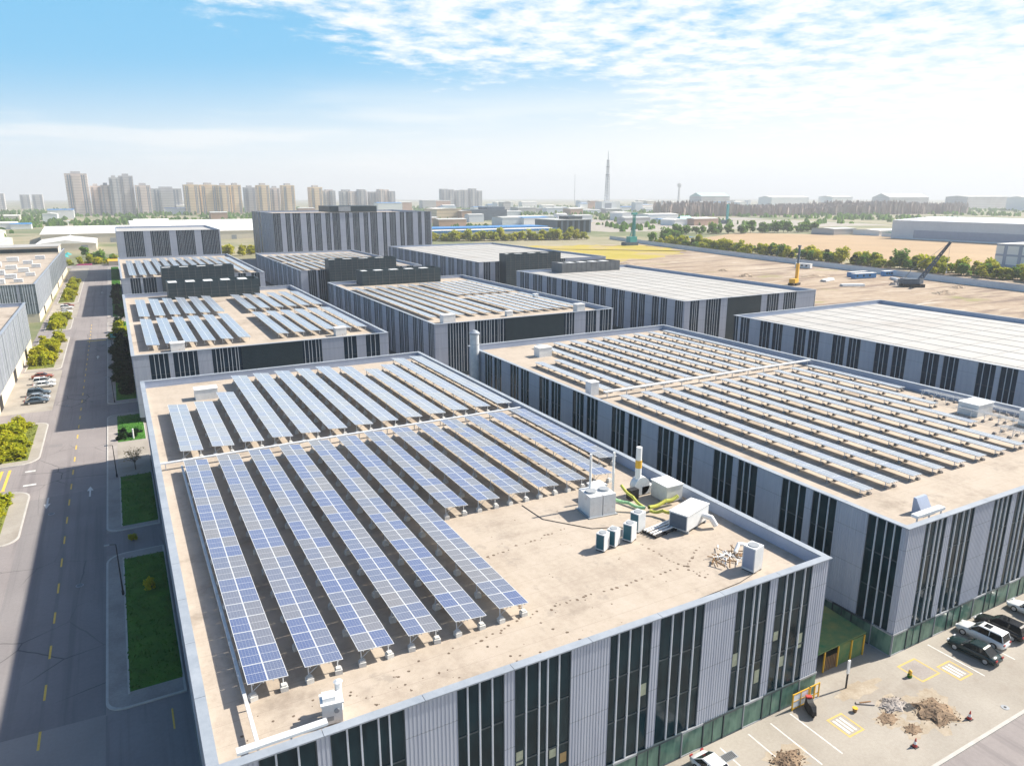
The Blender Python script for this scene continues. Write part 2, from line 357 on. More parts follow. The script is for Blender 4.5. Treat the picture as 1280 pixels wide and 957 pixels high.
# low thin streaks
mp2 = nt.nodes.new('ShaderNodeMapping'); mp2.inputs['Scale'].default_value = (1, 1, 9); nt.links.new(tc.outputs['Generated'], mp2.inputs[0])
streak = maprange(nt, noise(nt, mp2.outputs[0], 2.6, 5, .5), .44, .62)
streak = math_(nt, 'MULTIPLY', streak, maprange(nt, el, 9., 4.))
hsv = nt.nodes.new('ShaderNodeHueSaturation'); hsv.inputs['Saturation'].default_value = 1.35; hsv.inputs['Value'].default_value = 1.0
nt.links.new(sky.outputs[0], hsv.inputs['Color'])
CL = 7.6
c = mixc(nt, hsv.outputs[0], (1.15, 4.1, 6.6), math_(nt, 'MULTIPLY', maprange(nt, el, 34., 9.), .88))
c = mixc(nt, c, (CL*.98, CL*.985, CL*.95), math_(nt, 'MULTIPLY', veil, .96))
c = mixc(nt, c, (CL, CL, CL*.98), math_(nt, 'MULTIPLY', streak, .6))
c = mixc(nt, c, (CL*1.05, CL*1.04, CL*1.01), math_(nt, 'MULTIPLY', alto, .94))
nt.links.new(c, bg.inputs[0]); bg.inputs[1].default_value = .082
sc.view_settings.view_transform = 'Standard'; sc.view_settings.look = 'None'; sc.view_settings.gamma = 1; sc.view_settings.exposure = .84

hz = MB(); hz.box(-9300, -9300, -1, 9300, 9300, 260)
vm = bpy.data.materials.new('haze_air'); vm.use_nodes = True; nt = vm.node_tree
nt.nodes.remove(nt.nodes['Principled BSDF']); pvn = nt.nodes.new('ShaderNodeVolumePrincipled')
pvn.inputs['Color'].default_value = (.93, .96, 1, 1); pvn.inputs['Density'].default_value = .00019; pvn.inputs['Anisotropy'].default_value = .1
nt.links.new(pvn.outputs[0], nt.nodes['Material Output'].inputs['Volume'])
o = hz.build('haze', vm); tag(o, kind='stuff'); o['label'] = 'pale haze over the whole industrial park'; o['category'] = 'haze'
HAZE = o

# ------------------------------------------------------------------ ground, roads, paving
def sheet(name, pts, z, mat, kind='structure'):
    b = MB(); n = len(pts); b.add([(x, y, z) for x, y in pts], [tuple(range(n))]); o = b.build(name, mat); tag(o, kind=kind); return o
def rect(x0, y0, x1, y1): return [(x0,y0),(x1,y0),(x1,y1),(x0,y1)]
sheet('ground', rect(-9000,-9000,9000,9000), 0, M['land'])
sheet('yard_pavement', rect(-24.5, -80, 240, 545), .004, M['asphalt_pale'])
sheet('dirt_ground', [(225,60),(480,60),(440,300),(447,560),(250,590),(225,400)], .006, M['dirt'])
_r = random.Random(31); _p = []
_base = [(262,430),(300,415),(360,425),(400,450),(425,470),(436,510),(440,545),(385,572),(330,590),(290,580),(262,560),(258,495)]
for (xa,ya),(xb,yb) in zip(_base, _base[1:]+_base[:1]):
    for i in range(7): _p.append((xa+(xb-xa)*i/7+_r.uniform(-7,7), ya+(yb-ya)*i/7+_r.uniform(-7,7)))
sheet('flower_field', _p, .014, M['flowers'])
sheet('tan_field', [(470,260),(560,250),(880,430),(690,672),(560,600),(470,450)], .008, M['field'])
b = MB()
for (x0,y0,x1,y1) in ((-16.2,-80,-5.8,560),):
    b.add([(x,y,.010) for x,y in rect(x0,y0,x1,y1)], [(0,1,2,3)])
for pts in (rect(-26,129,-16.2,142), rect(-5.8,-80,1,65.2), rect(-5.8,98.5,.95,105.8), rect(-5.8,168,.4,177), rect(-5.8,136,-5.79,137), rect(-26,276,-16.2,288)):
    b.add([(x,y,.010) for x,y in pts], [(0,1,2,3)])
tag(b.build('road', M['asphalt']), kind='structure')
sheet('cross_road', rect(-300, 545, 260, 562), .012, M['asphalt'])
sheet('side_road', rect(20, -60, 300, 26), .010, M['asphalt'])
sheet('plaza', rect(1.0, 26.2, 240, 60), .016, M['paving'])
for (ya, yb) in ((178.5,221),(319.5,361),(471,540)): sheet('parking_strip', rect(-26.0, ya, -16.3, yb), .018, M['paving'])
sheet('yard_pavement', rect(-26.5, -80, -16.2, 545), .007, M['asphalt'])
# pale asphalt patch where the drive meets the road
sheet('asphalt_patch', [(-16.2,-80),(-5.8,-80),(-5.8,65.4),(-16.2,66.0)], .014, M['asphalt_pale'])
sheet('asphalt_patch', [(-16.2,66.0),(-5.8,65.4),(-5.8,124.6),(-16.2,124.0)], .014, M['asphalt_patch'])
for (x0,y0,x1,y1) in ((-9.2,176,-7.1,183),(-14.9,208,-12.6,211.5),(-8.4,252,-6.3,254.2),(-15.2,150.5,-13.1,152.3),(-9.6,76,-7.9,78.4)):
    sheet('asphalt_patch', rect(x0,y0,x1,y1), .018, M['asphalt_patch'])
# kerb along the plaza edge
b = MB(); b.box(20, 25.9, 0, 240, 26.2, .12); tag(b.build('plaza_kerb', M['kerb']), kind='structure')
# pavement islands (kerb ring + fill) on the road's right side
def rounded(x0, y0, x1, y1, r=(0,0,0,0), n=5):
    pts = []
    for (cx, cy, a0, rr) in ((x0, y0, 180, r[0]), (x1, y0, 270, r[1]), (x1, y1, 0, r[2]), (x0, y1, 90, r[3])):
        sx = 1 if cx == x0 else -1; sy = 1 if cy == y0 else -1
        if rr == 0: pts.append((cx, cy)); continue
        for i in range(n+1):
            a = rad(a0+90*i/n); pts.append((cx+sx*rr+rr*cos(a), cy+sy*rr+rr*sin(a)))
    return pts
def island(pts, z=.13, k=.22, top='sidewalk'):
    cx = sum(p[0] for p in pts)/len(pts); cy = sum(p[1] for p in pts)/len(pts)
    xs = [p[0] for p in pts]; ys = [p[1] for p in pts]
    w2, h2 = (max(xs)-min(xs))/2, (max(ys)-min(ys))/2
    mx, my = (max(xs)+min(xs))/2, (max(ys)+min(ys))/2
    inn = [(mx+(x-mx)*(w2-k)/w2, my+(y-my)*(h2-k)/h2) for x, y in pts]
    b = MB(); n = len(pts)
    b.add([(x,y,0) for x,y in pts]+[(x,y,z) for x,y in pts]+[(x,y,z) for x,y in inn],
          [(i,(i+1)%n,n+(i+1)%n,n+i) for i in range(n)]+[(n+i,n+(i+1)%n,2*n+(i+1)%n,2*n+i) for i in range(n)])
    tag(b.build('kerb', M['kerb']), kind='structure')
    b = MB(); b.add([(x,y,z-.003) for x,y in inn], [tuple(range(n))]); tag(b.build('sidewalk', M[top]), kind='structure')
island(rounded(-5.8, 65.3, .9, 98.4, (1.6,0,0,2.2)))
island(rounded(-5.8, 105.9, .9, 167.8, (1.6,0,0,2)))
island(rounded(-5.8, 177.2, .3, 300, (2,0,0,2)))
island(rounded(-5.8, 310, .3, 540, (2,0,0,2)))
island(rounded(-24, 142.2, -16.2, 169, (0,3.5,2.5,0)), top='paving')
island(rounded(-24, 108, -16.2, 128.8, (0,2.5,3.0,0)), top='paving')
island(rounded(-24, 82, -15.9, 89.5, (0,2,3.5,0)), top='paving')
island(rounded(-25, 222, -16.6, 275, (0,2.5,3,0)), top='paving')
island(rounded(-25, 289, -17, 318, (0,3,2,0)), top='paving')
island(rounded(-25, 362, -17, 470, (0,3,2,0)), top='paving')
# light paving between the lawns
sheet('light_paving', rect(-4.1, 128.3, .9, 147), .145, M['paving'])
def lawn(x0, y0, x1, y1, mat='lawn', z=.24):
    b = MB(); nx, ny = max(2, int((x1-x0)/.5)), max(2, int((y1-y0)/.5)); vs = []; fs = []
    for j in range(ny+1):
        for i in range(nx+1):
            e = i in (0, nx) or j in (0, ny)
            vs.append((x0+(x1-x0)*i/nx, y0+(y1-y0)*j/ny, z-.11 if e else z+random.uniform(-.03,.05)))
    for j in range(ny):
        for i in range(nx): fs.append((j*(nx+1)+i, j*(nx+1)+i+1, (j+1)*(nx+1)+i+1, (j+1)*(nx+1)+i))
    b.add(vs, fs, 0, True)
    for _ in range(int((x1-x0)*(y1-y0)*7)):          # grass tufts
        x, y = random.uniform(x0+.1, x1-.1), random.uniform(y0+.1, y1-.1); h = random.uniform(.08,.22); a = random.uniform(0, pi)
        dx, dy = cos(a)*.12, sin(a)*.12
        b.add([(x-dx,y-dy,z-.02),(x+dx,y+dy,z-.02),(x+random.uniform(-.05,.05),y,z+h)], [(0,1,2)])
    o = b.build('lawn', M[mat]); tag(o, kind='stuff'); return o
lawn(-3.95, 67.6, .75, 96.4); lawn(-3.95, 107.2, .75, 127.9); lawn(-3.95, 147.6, .75, 166.2)
lawn(-3.95, 180, .2, 298); lawn(-3.95, 312, .2, 538)
for (x0,y0,x1,y1) in ((-23.6,144.5,-18,167.5),(-23.6,109,-18.6,126.2),(-23.6,82.4,-18.3,87.2),(-24.6,225,-18.5,272),(-24.6,291,-18.6,316),(-24.6,365,-18.6,468)):
    lawn(x0,y0,x1,y1,'lawn_pale')
lawn(53.2, 47, 63, 134, 'lawn')
b = MB(); b.box(-3.97, 67.2, .12, -3.8, 96.8, .2); tag(b.build('lawn_edging', M['kerb']), kind='structure')
b = MB(); b.box(-3.97, 107, .12, -3.8, 128.1, .2); tag(b.build('lawn_edging', M['kerb']), kind='structure')

# road paint
def mark(pts, z, mat, name='road_marking'):
    b = MB()
    for p in pts: b.add([(x,y,z) for x,y in p], [tuple(range(len(p)))])
    tag(b.build(name, mat), kind='structure')
y = 42.2; dashes = []
while y < 300:
    dashes.append(rect(-10.9, y, -10.7, y+2.5)); y += 7.0
mark(dashes, .022, M['paint_yellow'])
def arrow(x, y, s=1):
    return [[(x-.12,y),(x+.12,y),(x+.12,y+2.6*s),(x-.12,y+2.6*s)] if s > 0 else [(x-.12,y+2.6*s),(x+.12,y+2.6*s),(x+.12,y),(x-.12,y)],
            [(x-.45,y+2.6*s),(x+.45,y+2.6*s),(x,y+4.6*s)] if s > 0 else [(x,y+4.6*s),(x+.45,y+2.6*s),(x-.45,y+2.6*s)]]
mark(arrow(-8.1,121.5)+arrow(-13.7,124,-1)+arrow(-8.2,232)+arrow(-8.2,395), .022, M['paint_white'])
mark([rect(-17.6,131.0,-15.8,131.7), rect(-17.9,138,-16.4,138.7)], .022, M['paint_white'])
mark([rect(-22.6+i*1.1,130.5,-22.2+i*1.1,140.5) for i in range(3)]+[rect(-22.6,130.2,-19.9,130.5)], .022, M['paint_yellow'])
mark([rect(-11.5,262,-6.2,263.2)], .022, M['paint_yellow'])
mark([rect(-.6,60.5,-.45,63.4), rect(-.6,52,-.45,55)], .022, M['paint_yellow'])
# plaza paint: bay lines and yellow boxes with bars
bays = [rect(x, 30.6, x+.14, 36.0) for x in (39.6, 42.9, 45.6, 48.1)]+[rect(68.9,30.6,69.05,36.3), rect(74.2,30.6,74.35,36.3), rect(79.6,30.6,79.75,36.3)]
mark(bays, .022, M['paint_white'])
def ybox(x0, y0, x1, y1, bars):
    t = .17; r = [rect(x0,y0,x1,y0+t), rect(x0,y1-t,x1,y1), rect(x0,y0+t,x0+t,y1-t), rect(x1-t,y0+t,x1,y1-t)]
    mark(r, .024, M['paint_faded'])
    if bars: mark([rect(x0+.35+i*(x1-x0-.7)/bars, y0+.35, x0+.35+(i+.55)*(x1-x0-.7)/bars, y1-.35) for i in range(bars)], .024, M['paint_white'])
ybox(50.3, 31.5, 52.3, 33.9, 3); ybox(66.2, 31.3, 68.3, 33.7, 3); ybox(62.8, 32.9, 65.6, 35.6, 0)
mark([rect(63.1,33.2,65.3,35.3)], .024, M['sidewalk'])

# ------------------------------------------------------------------ buildings
def corrugated(w, h, t=.16):
    def f():
        b = MB(); n = max(2, int(w/.26)); pr = [(0, 0)]
        for i in range(n):
            a = w*i/n; e = w/n
            pr += [(a+.001, -t), (a+e*.55, -t), (a+e*.62, -t+.05), (a+e*.93, -t+.05)]
        pr += [(w, -t), (w, 0)]
        k = len(pr)
        b.add([(x,y,0) for x,y in pr]+[(x,y,h) for x,y in pr], [(i,i+1,k+i+1,k+i) for i in range(k-1)]+[tuple(range(k-1,-1,-1)), tuple(range(k,2*k))])
        return b.mesh('cladding_panel', M['cladding'])
    return cached(('clad', round(w,2), round(h,2)), f)
def boxmesh(name, sx, sy, sz, mat, y0=None):
    def f():
        b = MB(); b.box(0, -sy if y0 is None else y0, 0, sx, 0 if y0 is None else y0+sy, sz); return b.mesh(name, M[mat])
    return cached((name, round(sx,2), round(sy,3), round(sz,2), mat, y0), f)
def glazing(w, h, floors=3, mat='glass'):
    def f():
        b = MB(); b.box(0, -.02, 0, w, .05, h)
        for k in range(1, floors): b.box(0, -.07, h*k/floors-.06, w, -.02, h*k/floors+.06, 1)
        b.box(0, -.08, 0, .07, -.02, h, 1); b.box(w-.07, -.08, 0, w, -.02, h, 1)
        return b.mesh('window', [M[mat], M['plinth']])
    return cached(('glz', round(w,2), round(h,2), floors, mat), f)

def facade(root, side, x0, y0, x1, y1, zb, zt, pat, cnt, fins=True, reflections=False, fin_w=.11, start=0., gl='glass'):
    """side f/b/l/r; pattern runs from the left seen from outside (for 'l' from the FRONT corner backwards)"""
    if side == 'f': rz, org, ux, Ln = 0, (x0, y0), (1,0), x1-x0
    if side == 'b': rz, org, ux, Ln = pi, (x1, y1), (-1,0), x1-x0
    if side == 'l': rz, org, ux, Ln = -pi/2, (x0, y1), (0,-1), y1-y0
    if side == 'r': rz, org, ux, Ln = pi/2, (x1, y0), (0,1), y1-y0
    h = zt-zb; s = start
    for kind, wd in pat:
        if s >= Ln-.2: break
        wd = min(wd, Ln-s)
        u = s if side != 'l' else Ln-s-wd
        at = lambda q, z=zb: (org[0]+ux[0]*q, org[1]+ux[1]*q, z)
        if kind in 'PN':
            put('cladding_panel', corrugated(wd, h), root, at(u), rz)
        elif kind == 'D':
            put('louvre_screen', cached(('lv', round(wd,2), round(h,2)), lambda: louvre(wd, h)), root, at(u), rz)
        elif kind in 'GF':
            g = put('window', glazing(wd, h, 3, gl), root, at(u), rz)
            n = max(1, int(round(wd/(1.0 if kind == 'G' else .8))))-1
            if fins and cnt[0]+n <= 100:
                rnd = random.Random(int(s*100)+ord(side))
                for i in range(n):
                    q = wd*(i+1)/(n+1)+rnd.uniform(-.18,.18)
                    put('fin', boxmesh('fin', fin_w, .15, h, 'fin'), g, (q-fin_w/2, 0, 0)); cnt[0] += 1
            if reflections:
                for i in range(n+1):
                    if random.random() < .38:
                        zz = random.uniform(.12,.5)*h; hh = random.uniform(.6,1.6)
                        put('window_blind', boxmesh('window_blind', .55, .012, hh, random.choice(['blind','blind','blind_warm'])), g, (wd*(i+.5)/(n+1)-.28, -.022, zz))  # thin slips on the glass paint in reflections and glimpsed interior items
        s += wd
def louvre(w, h):
    b = MB(); b.box(0, -.1, 0, w, 0, h)
    k = int(h/.3)
    for i in range(k): b.box(.05, -.16, .05+i*h/k, w-.05, -.1, .05+i*h/k+.13)
    return b.mesh('louvre_screen', M['louvre'])
def cycle(seq, lead=()): return list(lead)+list(seq)*24

def building(label, x0, y0, x1, y1, H=14.1, par=1.25, zb=2.5, roof='roof', pats=None, store=(), pw=.55, gl='glass', finw=.11, plinthmat='plinth', reflections=False, detail=True):
    cx, cy = (x0+x1)/2, (y0+y1)/2
    t = thing('factory_building', label, 'building', (cx, cy, 0))
    lx0, lx1, ly0, ly1 = x0-cx, x1-cx, y0-cy, y1-cy
    e = .22
    b = MB(); b.box(lx0+e, ly0+e, 0, lx1-e, ly1-e, H-par-.3); b.build('wall', M[plinthmat], t)
    b = MB(); b.box(lx0+e+.02, ly0+e+.02, H-par-.3, lx1-e-.02, ly1-e-.02, H-par)
    b.build('roof', M[roof], t)
    b = MB()
    b.box(lx0+e, ly0+e, H-par-.3, lx1-e, ly0+pw, H-.1); b.box(lx0+e, ly1-pw, H-par-.3, lx1-e, ly1-e, H-.1)
    b.box(lx0+e, ly0+pw, H-par-.3, lx0+pw, ly1-pw, H-.1); b.box(lx1-pw, ly0+pw, H-par-.3, lx1-e, ly1-pw, H-.1)
    p = b.build('parapet', M['parapet'], t)
    b = MB(); k = pw+.06; o_ = .06
    def joints(a, c): 
        n = max(1, int((c-a)/6.2)); return [(a+(c-a)*i/n, a+(c-a)*(i+1)/n-.035) for i in range(n)]
    for a, c in joints(lx0-o_, lx1+o_):
        b.box(a, ly0-o_, H-.1, c, ly0+k, H); b.box(a, ly1-k, H-.1, c, ly1+o_, H)
    for a, c in joints(ly0+k+.01, ly1-k-.01):
        b.box(lx0-o_, a, H-.1, lx0+k, c, H); b.box(lx1-k, a, H-.1, lx1+o_, c, H)
    b.build('coping', M['coping'], p)
    cnt = [0]
    for side, pat in (pats or {}).items():
        facade(t, side, lx0+e, ly0+e, lx1-e, ly1-e, zb, H-.12, pat, cnt, fin_w=finw, reflections=reflections and side == 'f', fins=detail, gl=gl)
    ns = 0
    for side in store:
        Ln = (lx1-lx0 if side in 'fb' else ly1-ly0)-2*e+.24
        org = {'f': (lx0+e-.12, ly0+e-.12, 0), 'l': (lx0+e-.12, ly1-e+.12, 0)}[side]; rz = {'f': 0, 'l': -pi/2}[side]
        n = int(Ln/2.3); wd = Ln/n
        for i in range(n):
            if ns >= 100: break
            if side == 'l' and i < n-20: continue
            q = i*wd; ns += 1
            put('shopfront_window', cached(('shop', round(wd,3), i % 3), lambda: shopwin(wd, i % 3)), t,
                (org[0]+(q if side == 'f' else 0), org[1]-(q if side == 'l' else 0), 0), rz)
    return t
def shopwin(w, k):
    b = MB(); b.box(.05, -.04, .12, w-.05, .06, 2.3)
    b.box(0, -.12, 0, .09, .06, 2.48, 1); b.box(.09, -.1, 2.3, w, .06, 2.48, 1); b.box(.09, -.1, 0, w, .06, .12, 1)
    if k == 1: b.box(w*.5-.03, -.09, .12, w*.5+.03, -.04, 2.3, 1)
    return b.mesh('shopfront_window', [M['glass_green'], M['grey_metal' if k == 0 else 'plinth']])

SIDE = cycle([('P',3.7),('G',3.0),('N',.9),('G',3.25)], [('P',.5),('G',3.6)])
PLAIN = cycle([('P',3.7),('G',8.8)])
A_F = [('P',2.4),('G',3.3),('N',.8),('G',4.7),('P',3.6),('G',3.5),('N',.8),('G',4.6),('P',3.4),('G',3.9),('N',.8),('G',4.5),('P',3.5),('G',3.8),('N',.9),('G',4.3),('P',4)]
B_F = cycle([('G',3.5),('N',.9),('G',4.0),('P',3.5)], [('P',2.7)])
C_F = [('P',2.9),('G',3.5),('N',.9),('G',4.6),('P',2.8),('F',6),('D',12.6),('F',4.4),('P',5),('G',3),('N',2.2),('G',3.3),('P',3)]
D_F = [('P',3.4),('F',6),('N',1.6),('F',9),('D',18),('F',3.5),('P',3.8),('G',3.6),('N',1.2),('G',4),('P',3)]
F_F = [('P',2.2),('F',3.6),('P',2.8),('G',6.2),('P',2.8),('D',15),('P',2.6),('G',5.4),('P',2.4),('G',6),('P',9)]
BK = 'l'
HA = 14.1
A = building('nearest dark glass factory with beige roof full of solar rows and bare right front corner', 1.0, 36.7, 52.3, 135.6, HA, 1.25, 2.35, pats={'f': A_F, 'l': SIDE, 'r': PLAIN, 'b': PLAIN}, store=('f',), reflections=True)
B = building('factory right of the nearest one, thin solar rows on top, cars parked in front', 63.6, 36.9, 117.4, 136.2, HA, 1.25, 2.5, pats={'f': B_F, 'l': SIDE, 'r': PLAIN, 'b': PLAIN}, store=('f','l'))
C = building('factory behind the nearest one beside the road, dark blank screen in its front facade', .2, 158.8, 53.8, 264, HA, 1.2, 1.2, pats={'f': C_F, 'l': SIDE, 'r': PLAIN, 'b': PLAIN}, gl='glass_far')
D = building('middle factory with fine solar grid on top and a pale cylinder before it', 67.4, 163.6, 122.4, 266, HA, 1.1, 1.2, pats={'f': D_F, 'l': SIDE, 'r': PLAIN, 'b': PLAIN}, gl='glass_far')
E_ = building('white roofed factory at the right edge beyond the thin solar rows', 143.5, 38, 205, 138.5, HA, 1.1, 1.2, roof='membrane', pats={'f': B_F, 'l': SIDE, 'b': PLAIN, 'r': PLAIN}, gl='glass_far')
F_ = building('white roofed factory at centre right with a dark screen at the right of its front', 149.6, 164.5, 208.5, 270, HA, 1.1, 1.2, roof='membrane', pats={'f': F_F, 'l': SIDE, 'b': PLAIN, 'r': PLAIN}, gl='glass_far')
G = building('distant factory beside the road with solar rows, below the taller pale block', .5, 316, 54, 428, HA, 1.0, 1.2, pats={'f': C_F, 'l': SIDE, 'r': PLAIN, 'b': PLAIN}, gl='glass_far')
Hb = building('distant factory with solar rows standing before the tall grey office block', 68.4, 314, 124, 425, HA, 1.0, 1.2, pats={'f': C_F, 'l': SIDE, 'r': PLAIN, 'b': PLAIN}, gl='glass_far')
J = building('distant white roofed factory to the right of the tall grey office block', 153, 313, 228, 445, HA, 1.0, 1.2, roof='membrane', pats={'f': F_F, 'l': SIDE, 'r': PLAIN, 'b': PLAIN}, gl='glass_far')
K = building('taller pale grey block with white roof at the far end of the road', 1.2, 450, 54.2, 520, 26.4, 1.0, 1.2, roof='membrane', pats={'f': cycle([('P',3.6),('F',9.4)]), 'l': PLAIN, 'r': PLAIN}, gl='glass_far')
I_ = building('tall grey striped office block far behind the factories with a dark penthouse', 90, 480, 198, 560, 34.5, 1.2, 1.2, pats={'f': cycle([('F',4.4),('P',3),('F',3),('N',1.6),('F',4.8),('P',3.8),('F',2.6),('P',2.4)]), 'l': cycle([('F',5),('N',1.8),('F',3),('N',1.2)]), 'r': PLAIN}, gl='glass_far')
b = MB(); b.box(-18, -40.4, 34.6, 14, -12, 38.6); b.box(-12, -40.7, 35.2, -4, -40.4, 38.3, 1); b.build('penthouse', [M['louvre'], M['grey_metal']], I_)
L1 = building('pale finned building at the left edge nearest the camera, across the road', -90, 150, -25.6, 258, HA, 1.1, 3.2, pats={'r': cycle([('F',5.2),('N',.5),('F',4.6),('N',1.2)]), 'b': PLAIN}, gl='glass_pale', finw=.26, plinthmat='cream')
L2 = building('pale finned building on the left of the road, second one with rooftop equipment', -95, 312, -27.2, 520, HA, 1.1, 3.2, pats={'f': [('P',28)]+cycle([('F',6),('N',.9)]), 'r': cycle([('F',5.2),('N',.6),('F',4.2),('N',1.4)])}, gl='glass_pale', finw=.26, plinthmat='cream')
b = MB(); b.box(-30, 70, 13, 32.5, 96, 17, 0); b.box(-30.4, 69.6, 17, 32.9, 96.4, 17.5, 1); b.box(-30, 69.9, 14.2, 32.4, 70, 16.3, 2)
b.build('penthouse', [M['cream'], M['membrane'], M['glass']], L2)
# doors in the pale ground floors facing the road
for bb, ys in ((L1, (-20, 8, 36)), (L2, (-80, -40, 10, 50))):
    for yy in ys:
        b = MB(); hw = 32.0 if bb is L1 else 33.7
        b.box(hw, yy-2, 0, hw+.1, yy+2, 3); b.build('door', M['black'], bb)
# dark plant screens: rising in front of the rear buildings and standing on the roofs
def plant_box(root, x0, y0, x1, y1, z0, z1, name='plant_screen', cells=5, mat='louvre'):
    c = root.location; b = MB(); t = .25
    for q in ((x0,y0,x1,y0+t),(x0,y1-t,x1,y1),(x0,y0+t,x0+t,y1-t),(x1-t,y0+t,x1,y1-t)):
        b.box(q[0]-c.x, q[1]-c.y, z0, q[2]-c.x, q[3]-c.y, z1)
    o = b.build(name, M[mat], root)
    r_ = MB(); n_ = int((x1-x0)/2.4)
    for i in range(1, n_):
        xx = x0+(x1-x0)*i/n_-c.x; r_.box(xx-.05, y0-.07-c.y, z0, xx+.05, y0-.002-c.y, z1-.1)
    for i in range(1, int((z1-z0)/1.1)): r_.box(x0+.1-c.x, y0-.04-c.y, z0+i*1.1-.03, x1-.1-c.x, y0-.002-c.y, z0+i*1.1+.03)
    r_.build('screen_rail', M['dark_grey'], o)
    b = MB()
    for i in range(cells):
        w_ = (x1-x0-.6)/cells
        b.box(x0+.3+i*w_-c.x, y0+.4-c.y, z0+.02, x0+.3+(i+.5)*w_-c.x, y1-.4-c.y, z1-.35)
    b.build('rooftop_unit', M['white_metal'], o); return o
plant_box(C, 13.2, 252, 41, 261.5, 12.85, 18.3)
plant_box(G, 14.6, 309, 41, 316.1, 0, 18.2, cells=4)
plant_box(D, 78, 257, 109, 264.5, 12.9, 18.4)
plant_box(Hb, 79, 307, 109, 314.1, 0, 18.8, cells=4)
plant_box(F_, 166.5, 260, 197, 268.5, 12.9, 17.2, mat='dark_grey')
plant_box(J, 164, 306, 195, 313.1, 0, 18.0, cells=4)
# white roof seams on the membrane roofs
for bb, (x0,y0,x1,y1) in ((E_,(143.5,38,205,138.5)), (F_,(149.6,164.5,208.5,270)), (J,(153,313,228,445))):
    b = MB(); c = bb.location; zr = HA-1.1 if bb is not J else HA-1.0
    for i in range(1, 9):
        xx = x0+(x1-x0)*i/9-c.x; b.box(xx-.06, y0+1-c.y, zr+.002, xx+.06, y1-1-c.y, zr+.07)
    for i in range(1, 12):
        yy = y0+(y1-y0)*i/12-c.y; b.box(x0+1-c.x, yy-.06, zr+.002, x1-1-c.x, yy+.06, zr+.05)
    b.build('roof_seam', M['seam'], bb)
# rows of dark drip marks and patches on the bare roof of the nearest building
b = MB(); c = A.location; zr = HA-1.25+.004
def spot(x, y, r):
    n = 6; a0 = random.uniform(0, 6); b.add([(x-c.x+cos(a0+i*pi/3)*r*random.uniform(.6,1.2), y-c.y+sin(a0+i*pi/3)*r*random.uniform(.6,1.2), zr) for i in range(n)], [tuple(range(n))])
def spots(x0, y0, x1, y1, step=.55):
    n = int(math.hypot(x1-x0, y1-y0)/step)
    for i in range(n+1):
        if random.random() < .85: spot(x0+(x1-x0)*i/n+random.gauss(0,.1), y0+(y1-y0)*i/n+random.gauss(0,.1), random.uniform(.09,.19))
spots(25,43.6,41.5,43.4); spots(41.5,43.4,45,45.5); spots(26.2,53.4,36,55); spots(25.6,60,25.2,44); spots(25,43.6,27.2,38.4); spots(40.6,48.5,41.6,41,.5); spots(20,42,25,43.6)
for _ in range(60): spot(random.uniform(24,49), random.uniform(39,60), random.uniform(.04,.1))
for _ in range(46): spot(random.uniform(3,24), random.uniform(38.5,42.6), random.uniform(.05,.14))
o = b.build('roof_mark', M['mark'], A); tag(o, kind='stuff')

# ------------------------------------------------------------------ solar rows
TILT = rad(5.5); RW = 2.62; MP = 2.11
def module_mesh(cell='cell_single'):
    b = MB(); L_, W_ = MP-.03, RW/2-.015
    b.box(0, 0, -.04, W_, L_, 0, 0)
    for k in range(2):
        y0 = .035+k*(L_/2-.022); y1 = y0+L_/2-.048
        b.add([(.035,y0,.003),(W_-.035,y0,.003),(W_-.035,y1,.003),(.035,y1,.003)], [(0,1,2,3)], 1)
    return b.mesh('solar_module', [M['alu'], M[cell]])
MODULE = module_mesh()
MODULE_GLARE = module_mesh('cell_film')  # far bank: white sky glare is put into the cell colour
bl = MB(); bl.cbox(0, 0, .17, .5, .5, .34); bl.cbox(0, 0, .40, .34, .34, .12)
BALLAST = bl.mesh('ballast_block', M['concrete'])
bl = MB(); bl.cbox(0, 0, .12, .42, .42, .24); bl.cbox(0, 0, .29, .26, .26, .1); BALLAST_S = bl.mesh('ballast_block', M['sidewalk'])
def frame_mesh(n, step=2, k=1., TILT=TILT):
    def f():
        b = MB(); Ln = n*MP; ca, sa = cos(TILT), sin(TILT)
        zx = lambda x: (1.42 if k == 1 else .86)-x*sa
        for x in (.35*k, 1.0*k, 1.62*k, 2.27*k): 
            z = zx(x); b.box(x-.03, 0.0, z-.12, x+.03, Ln-.03, z-.05)
        ys = [.5+i*(Ln-1)/max(1, n//step) for i in range(n//step+1)]
        for y in ys:
            for x in (.3*k, 2.3*k): b.tube((x,y,.3), (x,y,zx(x)-.08), .045, n=5)
            b.tube((.3*k,y,zx(.3)-.14), (2.3*k,y,zx(2.3*k)-.14), .035, n=4)
            b.tube((.3,y,.45), (1.25,y,zx(1.25)-.13), .03, n=4)
        return b.mesh('support_frame', M['galv'])
    return cached(('frame', n, step, k), f)
def array_mesh(n, k=1., TILT=TILT):
    def f():
        b = MB(); ca, sa = cos(TILT), sin(TILT); RW_ = RW*k; W_ = RW_/2-.015
        for i in range(n):
            for j in range(2):
                x0, y0 = j*RW_/2, i*MP; x1, y1 = x0+W_, y0+MP-.03
                T = lambda x, y, z: (x*ca+z*sa, y, (1.45 if k == 1 else .89)-x*sa+z*ca)
                b.add([T(x,y,z) for z in (-.04,0) for x,y in ((x0,y0),(x1,y0),(x1,y1),(x0,y1))],
                      [(3,2,1,0),(4,5,6,7),(0,1,5,4),(1,2,6,5),(2,3,7,6),(3,0,4,7)], 0)
                b.add([T(x,y,.004) for x,y in ((x0+.035,y0+.035),(x1-.035,y0+.035),(x1-.035,y1-.035),(x0+.035,y1-.035))], [(0,1,2,3)], 1)
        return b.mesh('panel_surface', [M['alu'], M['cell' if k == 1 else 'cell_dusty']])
    return cached(('arr', n, k), f)
